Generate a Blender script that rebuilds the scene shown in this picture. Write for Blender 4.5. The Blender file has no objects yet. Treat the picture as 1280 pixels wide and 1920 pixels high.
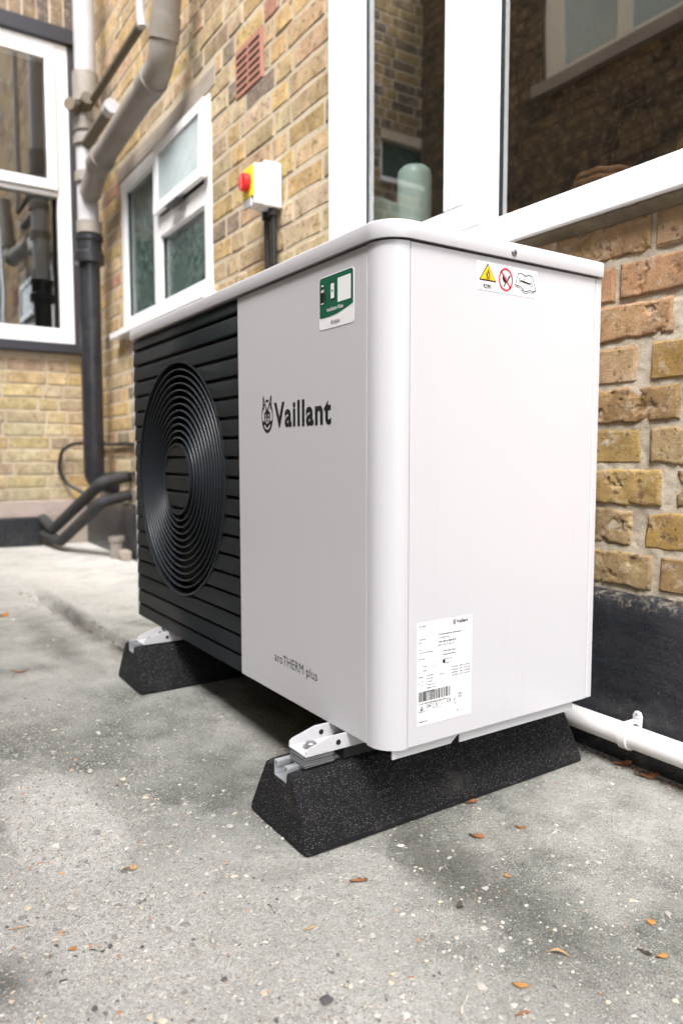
import bpy, bmesh, math, random
import numpy as np
from mathutils import Vector, Matrix, noise
S = bpy.context.scene
random.seed(7)
rad = math.radians
# ------------------------------------------------------------------ camera
CP = Vector((0.8052, -0.6046, 0.5724)); YAW, PIT, ROL, F = 0.9882, -0.07835, -0.0011, 1.36987
fw = Vector((-math.sin(YAW)*math.cos(PIT), math.cos(YAW)*math.cos(PIT), math.sin(PIT)))
rt = fw.cross(Vector((0, 0, 1))).normalized(); up = rt.cross(fw)
rt, up = rt*math.cos(ROL)+up*math.sin(ROL), up*math.cos(ROL)-rt*math.sin(ROL)
cd = bpy.data.cameras.new('camera'); cam = bpy.data.objects.new('camera', cd); S.collection.objects.link(cam)
cam.matrix_world = Matrix(((rt.x, up.x, -fw.x, CP.x), (rt.y, up.y, -fw.y, CP.y), (rt.z, up.z, -fw.z, CP.z), (0, 0, 0, 1)))
cd.sensor_fit = 'HORIZONTAL'; cd.sensor_width = 24.0; cd.lens = 24.0*F/1.28
cd.clip_start = 0.02; cd.clip_end = 200
cd.dof.use_dof = True; cd.dof.focus_distance = 1.06; cd.dof.aperture_fstop = 3.6; cd.dof.aperture_blades = 7
S.camera = cam
# ------------------------------------------------------------------ world, sun, exposure
SUN_EL, SUN_AZ = 55.0, -43.0            # azimuth measured from +x towards +y
w = bpy.data.worlds.new('World'); S.world = w; w.use_nodes = True
nt = w.node_tree; nt.nodes.clear()
sky = nt.nodes.new('ShaderNodeTexSky'); sky.sky_type = 'NISHITA'; sky.sun_disc = False
sky.sun_elevation = rad(SUN_EL); sky.sun_rotation = rad(90-SUN_AZ); sky.air_density = 1.0; sky.dust_density = 3.0
hs = nt.nodes.new('ShaderNodeHueSaturation'); hs.inputs['Saturation'].default_value = 0.42
bg = nt.nodes.new('ShaderNodeBackground'); bg.inputs[1].default_value = 0.15
ow = nt.nodes.new('ShaderNodeOutputWorld')
nt.links.new(sky.outputs[0], hs.inputs['Color']); nt.links.new(hs.outputs[0], bg.inputs[0]); nt.links.new(bg.outputs[0], ow.inputs[0])
sl = bpy.data.lights.new('sun', 'SUN'); sl.energy = 1.4; sl.angle = rad(26); sl.color = (1, 0.985, 0.97)
so = bpy.data.objects.new('sun', sl); S.collection.objects.link(so)
sd = Vector((math.cos(rad(SUN_AZ))*math.cos(rad(SUN_EL)), math.sin(rad(SUN_AZ))*math.cos(rad(SUN_EL)), math.sin(rad(SUN_EL))))
so.rotation_euler = sd.to_track_quat('Z', 'Y').to_euler(); so.location = (3, -3, 6)
S.view_settings.view_transform = 'Standard'; S.view_settings.look = 'None'
S.view_settings.gamma = 1; S.view_settings.use_curve_mapping = False
S.view_settings.exposure = 1.88

# ------------------------------------------------------------------ object helpers
def link(o, parent=None):
    S.collection.objects.link(o)
    if parent is not None: o.parent = parent
    return o
def tag(o, label=None, cat=None, group=None, kind=None):
    if label: o['label'] = label
    if cat: o['category'] = cat
    if group: o['group'] = group
    if kind: o['kind'] = kind
    return o
def empty(name, label, cat, loc=(0, 0, 0), group=None):
    o = bpy.data.objects.new(name, None); o.empty_display_size = 0.05; o.location = loc; link(o)
    return tag(o, label, cat, group)
class MB:
    """collects vertices and faces, builds one mesh object; world coordinates"""
    def __init__(s): s.v = []; s.f = []; s.col = []
    def add(s, v, f, col=None):
        n = len(s.v); s.v += [tuple(p) for p in v]; s.f += [tuple(i+n for i in q) for q in f]
        if col is not None: s.col += [col]*len(v)
    def box(s, x0, x1, y0, y1, z0, z1):
        v = [(x, y, z) for x in (x0, x1) for y in (y0, y1) for z in (z0, z1)]
        s.add(v, [(0, 1, 3, 2), (4, 6, 7, 5), (0, 4, 5, 1), (2, 3, 7, 6), (0, 2, 6, 4), (1, 5, 7, 3)]); return s
    def build(s, name, m, parent=None, smooth=False, bevel=0, seg=2, auto=None):
        me = bpy.data.meshes.new(name); me.from_pydata(s.v, [], s.f); me.update()
        if s.col:
            a = me.color_attributes.new('tint', 'FLOAT_COLOR', 'POINT')
            a.data.foreach_set('color', np.array(s.col, dtype=np.float32).ravel())
        o = bpy.data.objects.new(name, me); link(o)
        if m: me.materials.append(m)
        if smooth or bevel: me.polygons.foreach_set('use_smooth', [True]*len(me.polygons))
        if bevel:
            b = o.modifiers.new('bevel', 'BEVEL'); b.width = bevel; b.segments = seg; b.limit_method = 'ANGLE'; b.angle_limit = rad(40); b.harden_normals = True
        if auto is not None:
            me.polygons.foreach_set('use_smooth', [True]*len(me.polygons)); me.set_sharp_from_angle(angle=rad(auto))
        if parent is not None:
            o.parent = parent; o.matrix_parent_inverse = Matrix.Translation(parent.location).inverted() if parent.type == 'EMPTY' and parent.parent is None else pinv(parent)
        return o
def pinv(p):
    m = Matrix.Identity(4)
    chain = []
    q = p
    while q is not None: chain.append(q); q = q.parent
    for q in reversed(chain): m = m @ q.matrix_parent_inverse @ q.matrix_basis
    return m.inverted()
def tube_geo(pts, r, n=14, cap=True):
    pts = [Vector(p) for p in pts]; rs = r if isinstance(r, (list, tuple)) else [r]*len(pts)
    v = []; f = []; t0 = (pts[1]-pts[0]).normalized(); a = t0.orthogonal().normalized()
    for i, p in enumerate(pts):
        t = ((pts[min(i+1, len(pts)-1)]-pts[i]).normalized()+(pts[i]-pts[max(i-1, 0)]).normalized()).normalized()
        a = (a-t*a.dot(t)).normalized(); b = t.cross(a)
        for k in range(n):
            an = 2*math.pi*k/n; v.append(p+(a*math.cos(an)+b*math.sin(an))*rs[i])
    for i in range(len(pts)-1):
        for k in range(n): f.append((i*n+k, i*n+(k+1) % n, (i+1)*n+(k+1) % n, (i+1)*n+k))
    if cap: f.append(tuple(range(n))[::-1]); f.append(tuple((len(pts)-1)*n+k for k in range(n)))
    return v, f
def bend(pts, r=0.05, seg=6):
    """round the corners of a polyline"""
    P = [Vector(p) for p in pts]; out = [P[0]]
    for i in range(1, len(P)-1):
        a, b, c = P[i-1], P[i], P[i+1]; rr = min(r, (a-b).length*.45, (c-b).length*.45)
        p0 = b+(a-b).normalized()*rr; p1 = b+(c-b).normalized()*rr
        for k in range(seg+1):
            t = k/seg; out.append(p0*(1-t)**2+b*2*t*(1-t)+p1*t*t)
    out.append(P[-1]); return out
def tube(name, pts, r, m, parent=None, n=16, br=0.05):
    b = MB(); b.add(*tube_geo(bend(pts, br), r, n)); return b.build(name, m, parent, auto=50)
def prism(poly, place, d0, d1):
    """poly of (u,v); place(u,v,d)->xyz; extruded from depth d0 to d1"""
    n = len(poly); v = [place(u, w_, d0) for u, w_ in poly]+[place(u, w_, d1) for u, w_ in poly]
    f = [tuple(range(n)), tuple(range(2*n-1, n-1, -1))]+[(i, i+n, (i+1) % n+n, (i+1) % n) for i in range(n)]
    return v, f

def lathe(prof, c_, n=28):
    V = []; Fc = []
    for (r_, z) in prof:
        for k in range(n): a = 2*math.pi*k/n; V.append((c_[0]+r_*math.cos(a), c_[1]+r_*math.sin(a), c_[2]+z))
    for j in range(len(prof)-1):
        for k in range(n): Fc.append((j*n+k, j*n+(k+1) % n, (j+1)*n+(k+1) % n, (j+1)*n+k))
    Fc.append(tuple(range(n))[::-1]); Fc.append(tuple((len(prof)-1)*n+k for k in range(n))); return V, Fc

# ------------------------------------------------------------------ material helpers
class NT:
    def __init__(s, name):
        s.m = bpy.data.materials.new(name); s.m.use_nodes = True; s.t = s.m.node_tree; s.t.nodes.clear()
        s.out = s.t.nodes.new('ShaderNodeOutputMaterial'); s.b = s.n('BsdfPrincipled'); s.t.links.new(s.b.outputs[0], s.out.inputs[0])
    def n(s, typ, **kw):
        nd = s.t.nodes.new('ShaderNode'+typ)
        for k, v in kw.items():
            if k.startswith('_'): setattr(nd, k[1:], v)
            else: s.set(nd, k, v)
        return nd
    def set(s, nd, k, v):
        k = int(k[1:]) if k[0] == 'i' and k[1:].isdigit() else k.replace('__', ' ')
        inp = nd.inputs[k]
        if isinstance(v, bpy.types.NodeSocket): s.t.links.new(v, inp)
        elif isinstance(v, bpy.types.Node): s.t.links.new(v.outputs[0], inp)
        else: inp.default_value = v if not (isinstance(v, tuple) and len(v) == 3 and inp.type == 'RGBA') else (*v, 1)
    def pos(s): return s.n('NewGeometry').outputs['Position']
    def noise(s, sc, det=4, rough=.55, vec=None, out=0, dist=0):
        return s.n('TexNoise', Vector=vec if vec is not None else s.pos(), Scale=sc, Detail=det, Roughness=rough, Distortion=dist).outputs[out]
    def voro(s, sc, vec=None, feat='F1', rnd=1.0):
        nd = s.n('TexVoronoi', _feature=feat, Vector=vec if vec is not None else s.pos(), Scale=sc, Randomness=rnd); return nd
    def ramp(s, fac, *stops, interp='LINEAR'):
        r = s.n('ValToRGB', Fac=fac); cr = r.color_ramp; cr.interpolation = interp
        while len(cr.elements) < len(stops): cr.elements.new(.5)
        for e, (p, c) in zip(cr.elements, stops):
            e.position = p; e.color = (c, c, c, 1) if isinstance(c, (int, float)) else (*c, 1)
        return r.outputs[0]
    def mix(s, fac, a, b, mode='MIX'):
        nd = s.n('Mix', _data_type='RGBA', _blend_type=mode)
        for k, v in ((0, fac), (6, a), (7, b)):
            if isinstance(v, bpy.types.NodeSocket): s.t.links.new(v, nd.inputs[k])
            else: nd.inputs[k].default_value = (*v, 1) if isinstance(v, tuple) else v
        return nd.outputs[2]
    def math(s, op, a, b=0.0, clamp=False):
        nd = s.n('Math', _operation=op, _use_clamp=clamp)
        for k, v in ((0, a), (1, b)):
            if isinstance(v, bpy.types.NodeSocket): s.t.links.new(v, nd.inputs[k])
            else: nd.inputs[k].default_value = v
        return nd.outputs[0]
    def bump(s, h, dist=.001, strength=1.0, nrm=None):
        nd = s.n('Bump', Height=h, Distance=dist, Strength=strength)
        if nrm is not None: s.t.links.new(nrm, nd.inputs['Normal'])
        return nd.outputs[0]
    def fin(s, **kw):
        for k, v in kw.items(): s.set(s.b, k, v)
        return s.m
def plain(name, col, rough=.5, metal=0, spec=.5, var=.08, bump=0, bs=300, coat=0, dirt=0, dirtcol=(.12, .1, .07), ds=9):
    t = NT(name); c = t.mix(t.ramp(t.noise(5, 5), (.2, 0.0), (.8, 1.0)), tuple(x*(1-var) for x in col), tuple(min(1, x*(1+var*.5)) for x in col))
    if dirt: c = t.mix(t.math('MULTIPLY', t.ramp(t.noise(ds, 9, .75), (.42, 0.0), (.78, 1.0)), dirt), c, dirtcol)
    k = dict(Base__Color=c, Roughness=rough if not dirt else t.ramp(t.noise(60, 6, .7), (.3, max(0, rough-.05)), (.7, min(1, rough+.08))), Metallic=metal, Specular__IOR__Level=spec)
    if coat: k['Coat__Weight'] = coat; k['Coat__Roughness'] = .08
    if bump: k['Normal'] = t.bump(t.noise(bs, 3), bump)
    return t.fin(**k)

M = {}
M['casing'] = plain('casing_white_paint', (.57, .562, .58), .24, var=.002, spec=.5)
def casing_mat():
    t = NT('casing_white_paint'); mp = t.n('Mapping', Vector=t.pos()); mp.inputs['Scale'].default_value = (1, 1, .06)
    st = t.ramp(t.noise(42, 6, .7, mp.outputs[0]), (.52, 0.0), (.75, 1.0)); du = t.ramp(t.noise(900, 3, .7), (.66, 0.0), (.74, 1.0))
    c = t.mix(t.math('MULTIPLY', st, .06), (.575, .565, .588), (.38, .36, .33)); c = t.mix(t.math('MULTIPLY', du, .12), c, (.30, .28, .25))
    c = t.mix(t.math('MULTIPLY', t.ramp(t.noise(7, 6, .6), (.4, 0.0), (.7, 1.0)), .03), c, (.42, .41, .40))
    return t.fin(Base__Color=c, Roughness=t.ramp(t.noise(12, 4), (.2, .22), (.8, .27)), Specular__IOR__Level=.5, Normal=t.bump(t.noise(700, 2), .00003))
M['casing'] = casing_mat()
M['upvc'] = plain('window_upvc', (.86, .86, .87), .22, var=.004, spec=.5)
M['bracket'] = plain('bracket_white_paint', (.60, .595, .61), .35, var=.03, dirt=.08, ds=90)
M['zinc'] = plain('galvanised_steel', (.74, .77, .80), .3, metal=.7, var=.15, bump=.0002, bs=120)
M['steel'] = plain('zinc_plate_steel', (.50, .51, .53), .35, metal=.85, var=.25, dirt=.2, ds=90)
M['slate'] = plain('slate_plastic', (.0095, .0135, .0155), .5, var=.12, bump=.00006, bs=1400, spec=.3)
M['slate_gloss'] = plain('slate_ring_plastic', (.008, .012, .017), .38, var=.1, dirt=.10, dirtcol=(.16, .16, .15), ds=240)
M['black'] = plain('cavity_black', (.006, .006, .007), .6)
M['blackpaint'] = plain('black_masonry_paint', (.017, .019, .024), .3, bump=.0012, bs=45, dirt=.4, dirtcol=(.075, .08, .09), ds=26)
M['blackplastic'] = plain('black_plastic', (.012, .013, .015), .38, dirt=.1)
M['foam'] = plain('pipe_insulation_foam', (.03, .03, .032), .8, bump=.0006, bs=260, dirt=.2)
def plinth_mat():
    t = NT('black_masonry_paint'); mp = t.n('Mapping', Vector=t.pos()); mp.inputs['Scale'].default_value = (.25, 1, 1)
    z = t.n('SeparateXYZ', Vector=t.pos()).outputs[2]
    c = t.mix(t.ramp(t.noise(18, 7, .7, mp.outputs[0]), (.35, 0.0), (.7, 1.0)), (.010, .0115, .016), (.021, .024, .031))
    spl = t.math('MULTIPLY', t.ramp(t.noise(420, 4, .8), (.58, 0.0), (.66, 1.0)), t.ramp(z, (.0, .75), (.30, .22)))
    c = t.mix(spl, c, (.22, .20, .17))
    c = t.mix(t.math('MULTIPLY', t.ramp(t.noise(30, 8, .75), (.50, 0.0), (.68, 1.0)), t.ramp(z, (.02, .55), (.16, .07))), c, (.14, .125, .10))
    c = t.mix(t.math('MULTIPLY', t.ramp(t.noise(70, 8, .8), (.5, 0.0), (.62, 1.0)), t.ramp(z, (.285, 0.0), (.305, .7))), c, (.30, .26, .2))
    h = t.math('ADD', t.noise(26, 7, .7, mp.outputs[0]), t.math('MULTIPLY', t.noise(260, 4, .7), .25))
    return t.fin(Base__Color=c, Roughness=t.ramp(t.noise(50, 5), (.35, .26), (.65, .48)), Specular__IOR__Level=.5, Normal=t.bump(h, .0022))
M['blackpaint'] = plinth_mat()
M['castiron'] = plain('black_gloss_pipe', (.018, .019, .024), .3, dirt=.35, dirtcol=(.10, .09, .085), ds=12)
M['greypipe'] = plain('weathered_grey_pipe', (.30, .27, .24), .55, var=.25, dirt=.6, dirtcol=(.15, .12, .07), ds=14)
M['palepipe'] = plain('pale_grey_pipe', (.50, .50, .52), .4, var=.1, dirt=.4, dirtcol=(.3, .27, .2), ds=8)
M['darkpipe'] = plain('grimy_waste_pipe', (.16, .13, .09), .6, var=.3, dirt=.6, dirtcol=(.06, .05, .03), ds=25)
M['whitepipe'] = plain('white_waste_pipe', (.76, .74, .74), .3, var=.04, dirt=.22, dirtcol=(.45, .42, .25), ds=18)
M['concrete'] = plain('cast_concrete', (.36, .31, .26), .85, var=.2, bump=.003, bs=60, dirt=.3)
M['render'] = plain('pinkish_render', (.48, .39, .35), .85, var=.12, bump=.003, bs=40, dirt=.3)
M['white'] = plain('print_white', (.86, .86, .87), .35, var=.005)
M['ink'] = plain('print_black', (.012, .014, .013), .35)
M['inkgrey'] = plain('print_grey', (.16, .16, .17), .4)
M['green'] = plain('print_green', (.008, .115, .06), .35, var=.04)
M['yellow'] = plain('print_yellow', (.85, .52, .015), .4, var=.02)
M['redprint'] = plain('print_red', (.58, .03, .06), .4)
M['red'] = plain('red_knob_plastic', (.72, .02, .02), .3)
M['ylw'] = plain('yellow_switch_plate', (.9, .68, .01), .35)
M['switchbox'] = plain('white_switch_plastic', (.82, .81, .82), .35, var=.02)
M['terracotta'] = plain('terracotta', (.46, .21, .15), .8, var=.2, bump=.001, bs=200, dirt=.15)
M['slot'] = plain('vent_slot_dark', (.03, .012, .008), .9)
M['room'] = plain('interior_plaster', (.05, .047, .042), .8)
M['worktop'] = plain('worktop', (.42, .33, .30), .35, var=.1)
M['ceramic'] = plain('pale_ceramic', (.62, .72, .66), .3)
M['wicker'] = plain('brown_wicker', (.22, .085, .03), .7, var=.4, bump=.004, bs=90)
M['cloth'] = plain('pale_green_cloth', (.36, .42, .36), .9, var=.1)
M['plant'] = plain('leaf_green', (.025, .055, .018), .5, var=.3)
M['bottle'] = plain('amber_bottle', (.10, .05, .02), .08)

def glass_mat():
    t = NT('window_glass')
    bf = t.n('NewGeometry').outputs['Backfacing']; fr = t.n('Fresnel', IOR=t.math('ADD', t.math('MULTIPLY', bf, 1/1.75-1.75), 1.75))   # thin pane: same from both sides
    tr = t.n('BsdfTransparent', Color=(.80, .85, .83)); gl = t.n('BsdfGlossy', Color=(.95, .97, .98), Roughness=.0)
    nz = t.bump(t.noise(1.3, 2), .004, .35); t.t.links.new(nz, gl.inputs['Normal'])
    mx = t.n('MixShader'); f2 = t.math('ADD', t.math('MULTIPLY', fr.outputs[0], 1.5), .20, True)
    t.t.links.new(f2, mx.inputs[0]); t.t.links.new(tr.outputs[0], mx.inputs[1]); t.t.links.new(gl.outputs[0], mx.inputs[2]); t.t.links.new(mx.outputs[0], t.out.inputs[0])
    return t.m
M['glass'] = glass_mat()
def reflection_glass(name, c0, c1, c2):
    t = NT(name); p = t.pos(); z = t.n('SeparateXYZ', Vector=p).outputs[2]
    mot = t.noise(26, 5, .7); col = t.mix(t.ramp(mot, (.4, 0.0), (.62, 1.0)), c0, c1)
    col = t.mix(t.ramp(t.noise(3, 2), (.45, 0.0), (.6, 1.0)), col, c2)
    return t.fin(Base__Color=col, Roughness=.14, Specular__IOR__Level=.9, Normal=t.bump(t.noise(60, 3), .0015))
M['reflection_glass'] = reflection_glass('glass_painted_reflection', (.025, .05, .04), (.10, .145, .13), (.05, .085, .07))  # mottled green painted into the panes in place of reflected trees
M['reflection_pale'] = reflection_glass('glass_painted_reflection_pale', (.42, .5, .5), (.48, .56, .56), (.38, .46, .46))  # pale tone painted into the pane in place of reflected sky

def brick_mat(name, mode, bump=.0012, pit=True):
    """mode: 'obj' uses the brick's own object colour, 'attr' the tint of each brick in a joined mesh"""
    t = NT(name)
    base = t.n('ObjectInfo').outputs['Color'] if mode == 'obj' else t.n('Attribute', _attribute_name='tint').outputs['Color']
    rnd = t.n('ObjectInfo').outputs['Random'] if mode == 'obj' else 0.0
    vec = t.pos()
    if mode == 'obj':
        va = t.n('VectorMath', _operation='ADD'); cx = t.n('CombineXYZ'); t.t.links.new(rnd, cx.inputs[0]); t.t.links.new(rnd, cx.inputs[2])
        t.t.links.new(vec, va.inputs[0]); t.t.links.new(cx.outputs[0], va.inputs[1]); vec = va.outputs[0]
    c = t.mix(t.ramp(t.noise(16, 6, .65, vec), (.3, 0.0), (.7, 1.0)), t.mix(1.0, base, (.62, .56, .5), 'MULTIPLY'), t.mix(1.0, base, (1.25, 1.2, 1.12), 'MULTIPLY'))
    c = t.mix(t.math('MULTIPLY', t.ramp(t.noise(12, 5, .7, vec), (.48, 0.0), (.66, 1.0)), .5), c, t.mix(t.ramp(t.noise(7, 3, .6, vec), (.48, 0.0), (.52, 1.0)), (.47, .33, .22), (.50, .37, .15)))
    c = t.mix(t.math('MULTIPLY', t.ramp(t.noise(34, 7, .78, vec, dist=.4), (.53, 0.0), (.62, 1.0)), .6), c, (.60, .50, .38))   # mortar smears, pale face
    c = t.mix(t.math('MULTIPLY', t.ramp(t.noise(48, 4, .7, vec), (.57, 0.0), (.66, 1.0)), .8), c, (.12, .075, .05))             # burnt flecks
    grain = t.noise(340, 5, .8, vec)
    c = t.mix(t.ramp(grain, (.36, .45), (.55, 0.0)), c, (.11, .08, .055))
    h = t.math('ADD', t.math('MULTIPLY', t.noise(110, 9, .8, vec, dist=.5), 1.5), t.math('MULTIPLY', grain, 1.0))
    if pit:
        v = t.voro(95, vec); hole = t.ramp(t.math('ADD', v.outputs['Distance'], t.math('MULTIPLY', t.math('SUBTRACT', t.noise(300, 3, .7, vec), .5), .35)), (.08, 1.0), (.22, 0.0)); pick = t.ramp(t.n('SeparateColor', Color=v.outputs['Color']).outputs[0], (.78, 0.0), (.8, 1.0), interp='CONSTANT')
        hp = t.math('MULTIPLY', hole, pick); h = t.math('SUBTRACT', h, t.math('MULTIPLY', hp, .9)); c = t.mix(t.math('MULTIPLY', hp, .65), c, (.05, .035, .03))
    return t.fin(Base__Color=c, Roughness=.9, Specular__IOR__Level=.2, Normal=t.bump(h, bump*1.6))
M['brick'] = brick_mat('stock_brick', 'obj'); M['brickattr'] = brick_mat('stock_brick_far', 'attr', pit=False)
def mortar_mat(name, c0, c1, dist=.0012):
    t = NT(name); c = t.mix(t.ramp(t.noise(9, 6, .65), (.35, 0.0), (.68, 1.0)), c0, c1)
    g = t.noise(600, 3, .7); c = t.mix(t.ramp(g, (.36, .45), (.55, 0.0)), c, (.10, .08, .05))
    c = t.mix(t.math('MULTIPLY', t.ramp(t.noise(30, 5, .7), (.55, 0.0), (.72, 1.0)), .35), c, (.10, .095, .06))
    return t.fin(Base__Color=c, Roughness=.95, Specular__IOR__Level=.15, Normal=t.bump(t.math('ADD', t.noise(90, 6, .7), t.math('MULTIPLY', g, .3)), dist*1.5))
M['mortar'] = mortar_mat('lime_mortar', (.46, .40, .31), (.62, .55, .45))
M['mortarfar'] = mortar_mat('lime_mortar_far', (.54, .45, .33), (.66, .57, .44))  # paler, warmer mortar colour for the farther brickwork

def ground_mat():
    t = NT('exposed_aggregate_concrete'); p = t.pos(); sx = t.n('SeparateXYZ', Vector=p)
    X, Y = sx.outputs[0], sx.outputs[1]
    def blob(cx, cy, rx, ry, soft=.5):
        a = t.math('DIVIDE', t.math('SUBTRACT', X, cx), rx); b = t.math('DIVIDE', t.math('SUBTRACT', Y, cy), ry)
        d = t.math('SQRT', t.math('ADD', t.math('MULTIPLY', a, a), t.math('MULTIPLY', b, b)))
        d = t.math('ADD', d, t.math('MULTIPLY', t.math('SUBTRACT', t.noise(7, 10, .82), .5), 2.2))
        return t.ramp(d, (1-soft, 1.0), (1.0+soft*.5, 0.0)) if False else t.math('SUBTRACT', 1.0, t.math('DIVIDE', t.math('SUBTRACT', d, 1-soft), soft*1.5, True), True)
    big = t.noise(2.2, 6, .6)
    grey = t.mix(t.ramp(t.noise(9, 9, .75), (.33, 0.0), (.62, 1.0)), (.112, .122, .102), (.345, .352, .315))
    cream = t.mix(t.ramp(t.noise(14, 7, .7), (.3, 0.0), (.7, 1.0)), (.57, .555, .51), (.82, .80, .76))
    # cement skin worn away (aggregate showing, bleached) in places
    m = t.ramp(big, (.42, 0.0), (.62, 1.0))
    m = t.math('MAXIMUM', t.math('MULTIPLY', m, .42), t.math('MULTIPLY', blob(.02, -.55, .36, .34), 1.0), True)
    m = t.math('MAXIMUM', m, t.math('MULTIPLY', blob(-.34, -.37, .22, .09, .25), 1.0), True)
    m = t.math('MAXIMUM', m, t.math('MULTIPLY', blob(-3.1, .3, 1.5, .75), 1.0), True)
    m = t.math('MAXIMUM', m, t.math('MULTIPLY', blob(.32, -.25, .30, .22), .62), True)
    exposed = m
    m = t.math('MULTIPLY', m, t.ramp(t.noise(55, 8, .82), (.34, .45), (.52, 1.0)))
    c = t.mix(m, grey, cream)
    # stones: three sizes
    def stones(sc, dens, c, amt, thr=.42):
        wv = t.n('VectorMath', _operation='ADD'); t.t.links.new(p, wv.inputs[0])
        nz = t.n('TexNoise', Vector=p, Scale=sc*1.3, Detail=2.0).outputs[1]
        sc_ = t.n('VectorMath', _operation='SCALE', Scale=.55/sc); t.t.links.new(nz, sc_.inputs[0]); t.t.links.new(sc_.outputs[0], wv.inputs[1])
        v = t.voro(sc, wv.outputs[0]); sp = t.n('SeparateColor', Color=v.outputs['Color'])
        col = t.ramp(sp.outputs[1], (0, (.62, .60, .55)), (.22, (.46, .45, .41)), (.42, (.30, .29, .26)), (.56, (.68, .64, .57)), (.70, (.50, .41, .30)), (.80, (.20, .19, .18)), (.88, (.55, .52, .48)), (.955, (.58, .30, .13)), (.985, (.09, .08, .08)), interp='CONSTANT')
        on = t.math('LESS_THAN', sp.outputs[0], dens); shape = t.ramp(v.outputs['Distance'], (thr*.75, 1.0), (thr, 0.0))
        k = t.math('MULTIPLY', t.math('MULTIPLY', on, shape), amt); return t.mix(k, c, col), k
    dens = t.math('ADD', t.math('MULTIPLY', exposed, .55), .20)
    c, k1 = stones(430, t.math('ADD', t.math('MULTIPLY', exposed, .30), .45), c, .85, .50)
    c, k2 = stones(250, dens, c, .85)
    c, k3 = stones(120, t.math('MULTIPLY', dens, .42), c, .85, .36)
    g = t.noise(620, 4, .85)
    c = t.mix(t.ramp(g, (.385, 1.0), (.45, 0.0)), c, (.04, .045, .04))
    c = t.mix(t.ramp(g, (.55, 0.0), (.64, .9)), c, (.72, .71, .67))
    c = t.mix(t.math('MULTIPLY', t.math('MULTIPLY', exposed, t.ramp(t.noise(3.5, 9, .75), (.34, .25), (.55, .85))), t.ramp(t.noise(90, 7, .8), (.36, .25), (.5, 1.0))), c, (.84, .82, .77))
    # algae and grime patches, and a moss line in the joint
    al = t.math('MULTIPLY', t.ramp(t.noise(4.5, 6, .65), (.55, 0.0), (.75, 1.0)), .30)
    c = t.mix(al, c, (.10, .11, .075))
    for (cx, cy, rx, ry, a) in ((.10, .06, .20, .055, .55), (-.02, -.50, .05, .05, .75), (-1.7, -.02, .42, .035, .75), (-1.27, .01, .10, .03, .95), (-1.5, -.14, .4, .05, .4), (-.35, -.10, .28, .07, .25), (-.03, .62, .5, .09, .6)):
        c = t.mix(t.math('MULTIPLY', blob(cx, cy, rx, ry, .8), a), c, (.075, .072, .058))
    h = t.math('ADD', t.math('MULTIPLY', t.math('ADD', k1, t.math('MULTIPLY', k2, 1.5)), .45), t.math('ADD', t.math('MULTIPLY', g, .55), t.math('MULTIPLY', t.noise(60, 6, .7), 1.5)))
    return t.fin(Base__Color=c, Roughness=.88, Specular__IOR__Level=.25, Normal=t.bump(h, .0042))
M['ground'] = ground_mat()
def rubber_mat():
    t = NT('recycled_rubber_granules'); v = t.voro(760); sp = t.n('SeparateColor', Color=v.outputs['Color'])
    spk = t.math('MULTIPLY', t.ramp(sp.outputs[0], (.79, 0.0), (.81, 1.0), interp='CONSTANT'), t.ramp(v.outputs['Distance'], (.26, 1.0), (.42, 0.0)))
    c = t.mix(t.ramp(t.noise(260, 4, .7), (.3, 0.0), (.7, 1.0)), (.004, .004, .005), (.016, .016, .019))
    sc = t.ramp(sp.outputs[1], (0, (.30, .30, .32)), (.6, (.55, .54, .52)), (.88, (.42, .26, .14)), interp='CONSTANT')
    c = t.mix(t.math('MULTIPLY', spk, .95), c, sc)
    c = t.mix(t.math('MULTIPLY', t.ramp(t.noise(14, 5, .7), (.55, 0.0), (.75, 1.0)), .22), c, (.16, .14, .11))
    h = t.math('ADD', t.ramp(v.outputs['Distance'], (0.0, 1.0), (.6, 0.0)), t.noise(300, 3, .7))
    return t.fin(Base__Color=c, Roughness=.8, Specular__IOR__Level=.3, Normal=t.bump(h, .0013))
M['rubber'] = rubber_mat()
def pebble_mat():
    t = NT('embedded_pebbles'); r = t.n('NewGeometry').outputs['Random Per Island']
    c = t.ramp(r, (0, (.40, .39, .35)), (.2, (.45, .44, .40)), (.38, (.62, .59, .53)), (.47, (.33, .32, .29)), (.64, (.55, .47, .36)), (.76, (.22, .21, .20)), (.84, (.45, .41, .36)), (.89, (.13, .125, .12)), (.93, (.55, .31, .13)), (.94, (.08, .075, .08)), (.97, (.42, .22, .12)), interp='CONSTANT')
    c = t.mix(t.ramp(t.noise(260, 4, .7), (.3, .35), (.6, 0.0)), c, (.16, .15, .13))
    c = t.mix(1.0, c, (1.18, 1.18, 1.18), 'MULTIPLY')
    return t.fin(Base__Color=c, Roughness=.7, Specular__IOR__Level=.3, Normal=t.bump(t.noise(500, 3), .0004))
M['pebble'] = pebble_mat()
def leaf_mat(name, c0, c1):
    t = NT(name); c = t.mix(t.ramp(t.noise(120, 5, .7), (.35, 0.0), (.65, 1.0)), c0, c1)
    return t.fin(Base__Color=c, Roughness=.6, Specular__IOR__Level=.3, Normal=t.bump(t.noise(400, 3), .0004))
M['leafbrown'] = leaf_mat('dry_leaf_brown', (.16, .065, .025), (.34, .15, .06))
M['leaforange'] = leaf_mat('dry_leaf_orange', (.34, .15, .04), (.52, .25, .07))
M['leaftan'] = leaf_mat('dry_leaf_tan', (.35, .21, .10), (.50, .34, .19))
M['littermix'] = leaf_mat('leaf_litter_mix', (.07, .045, .03), (.22, .13, .07))
M['leafdark'] = leaf_mat('dark_leaf', (.03, .025, .02), (.09, .07, .05))
M['straw'] = leaf_mat('straw', (.6, .55, .42), (.7, .66, .55))

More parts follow.
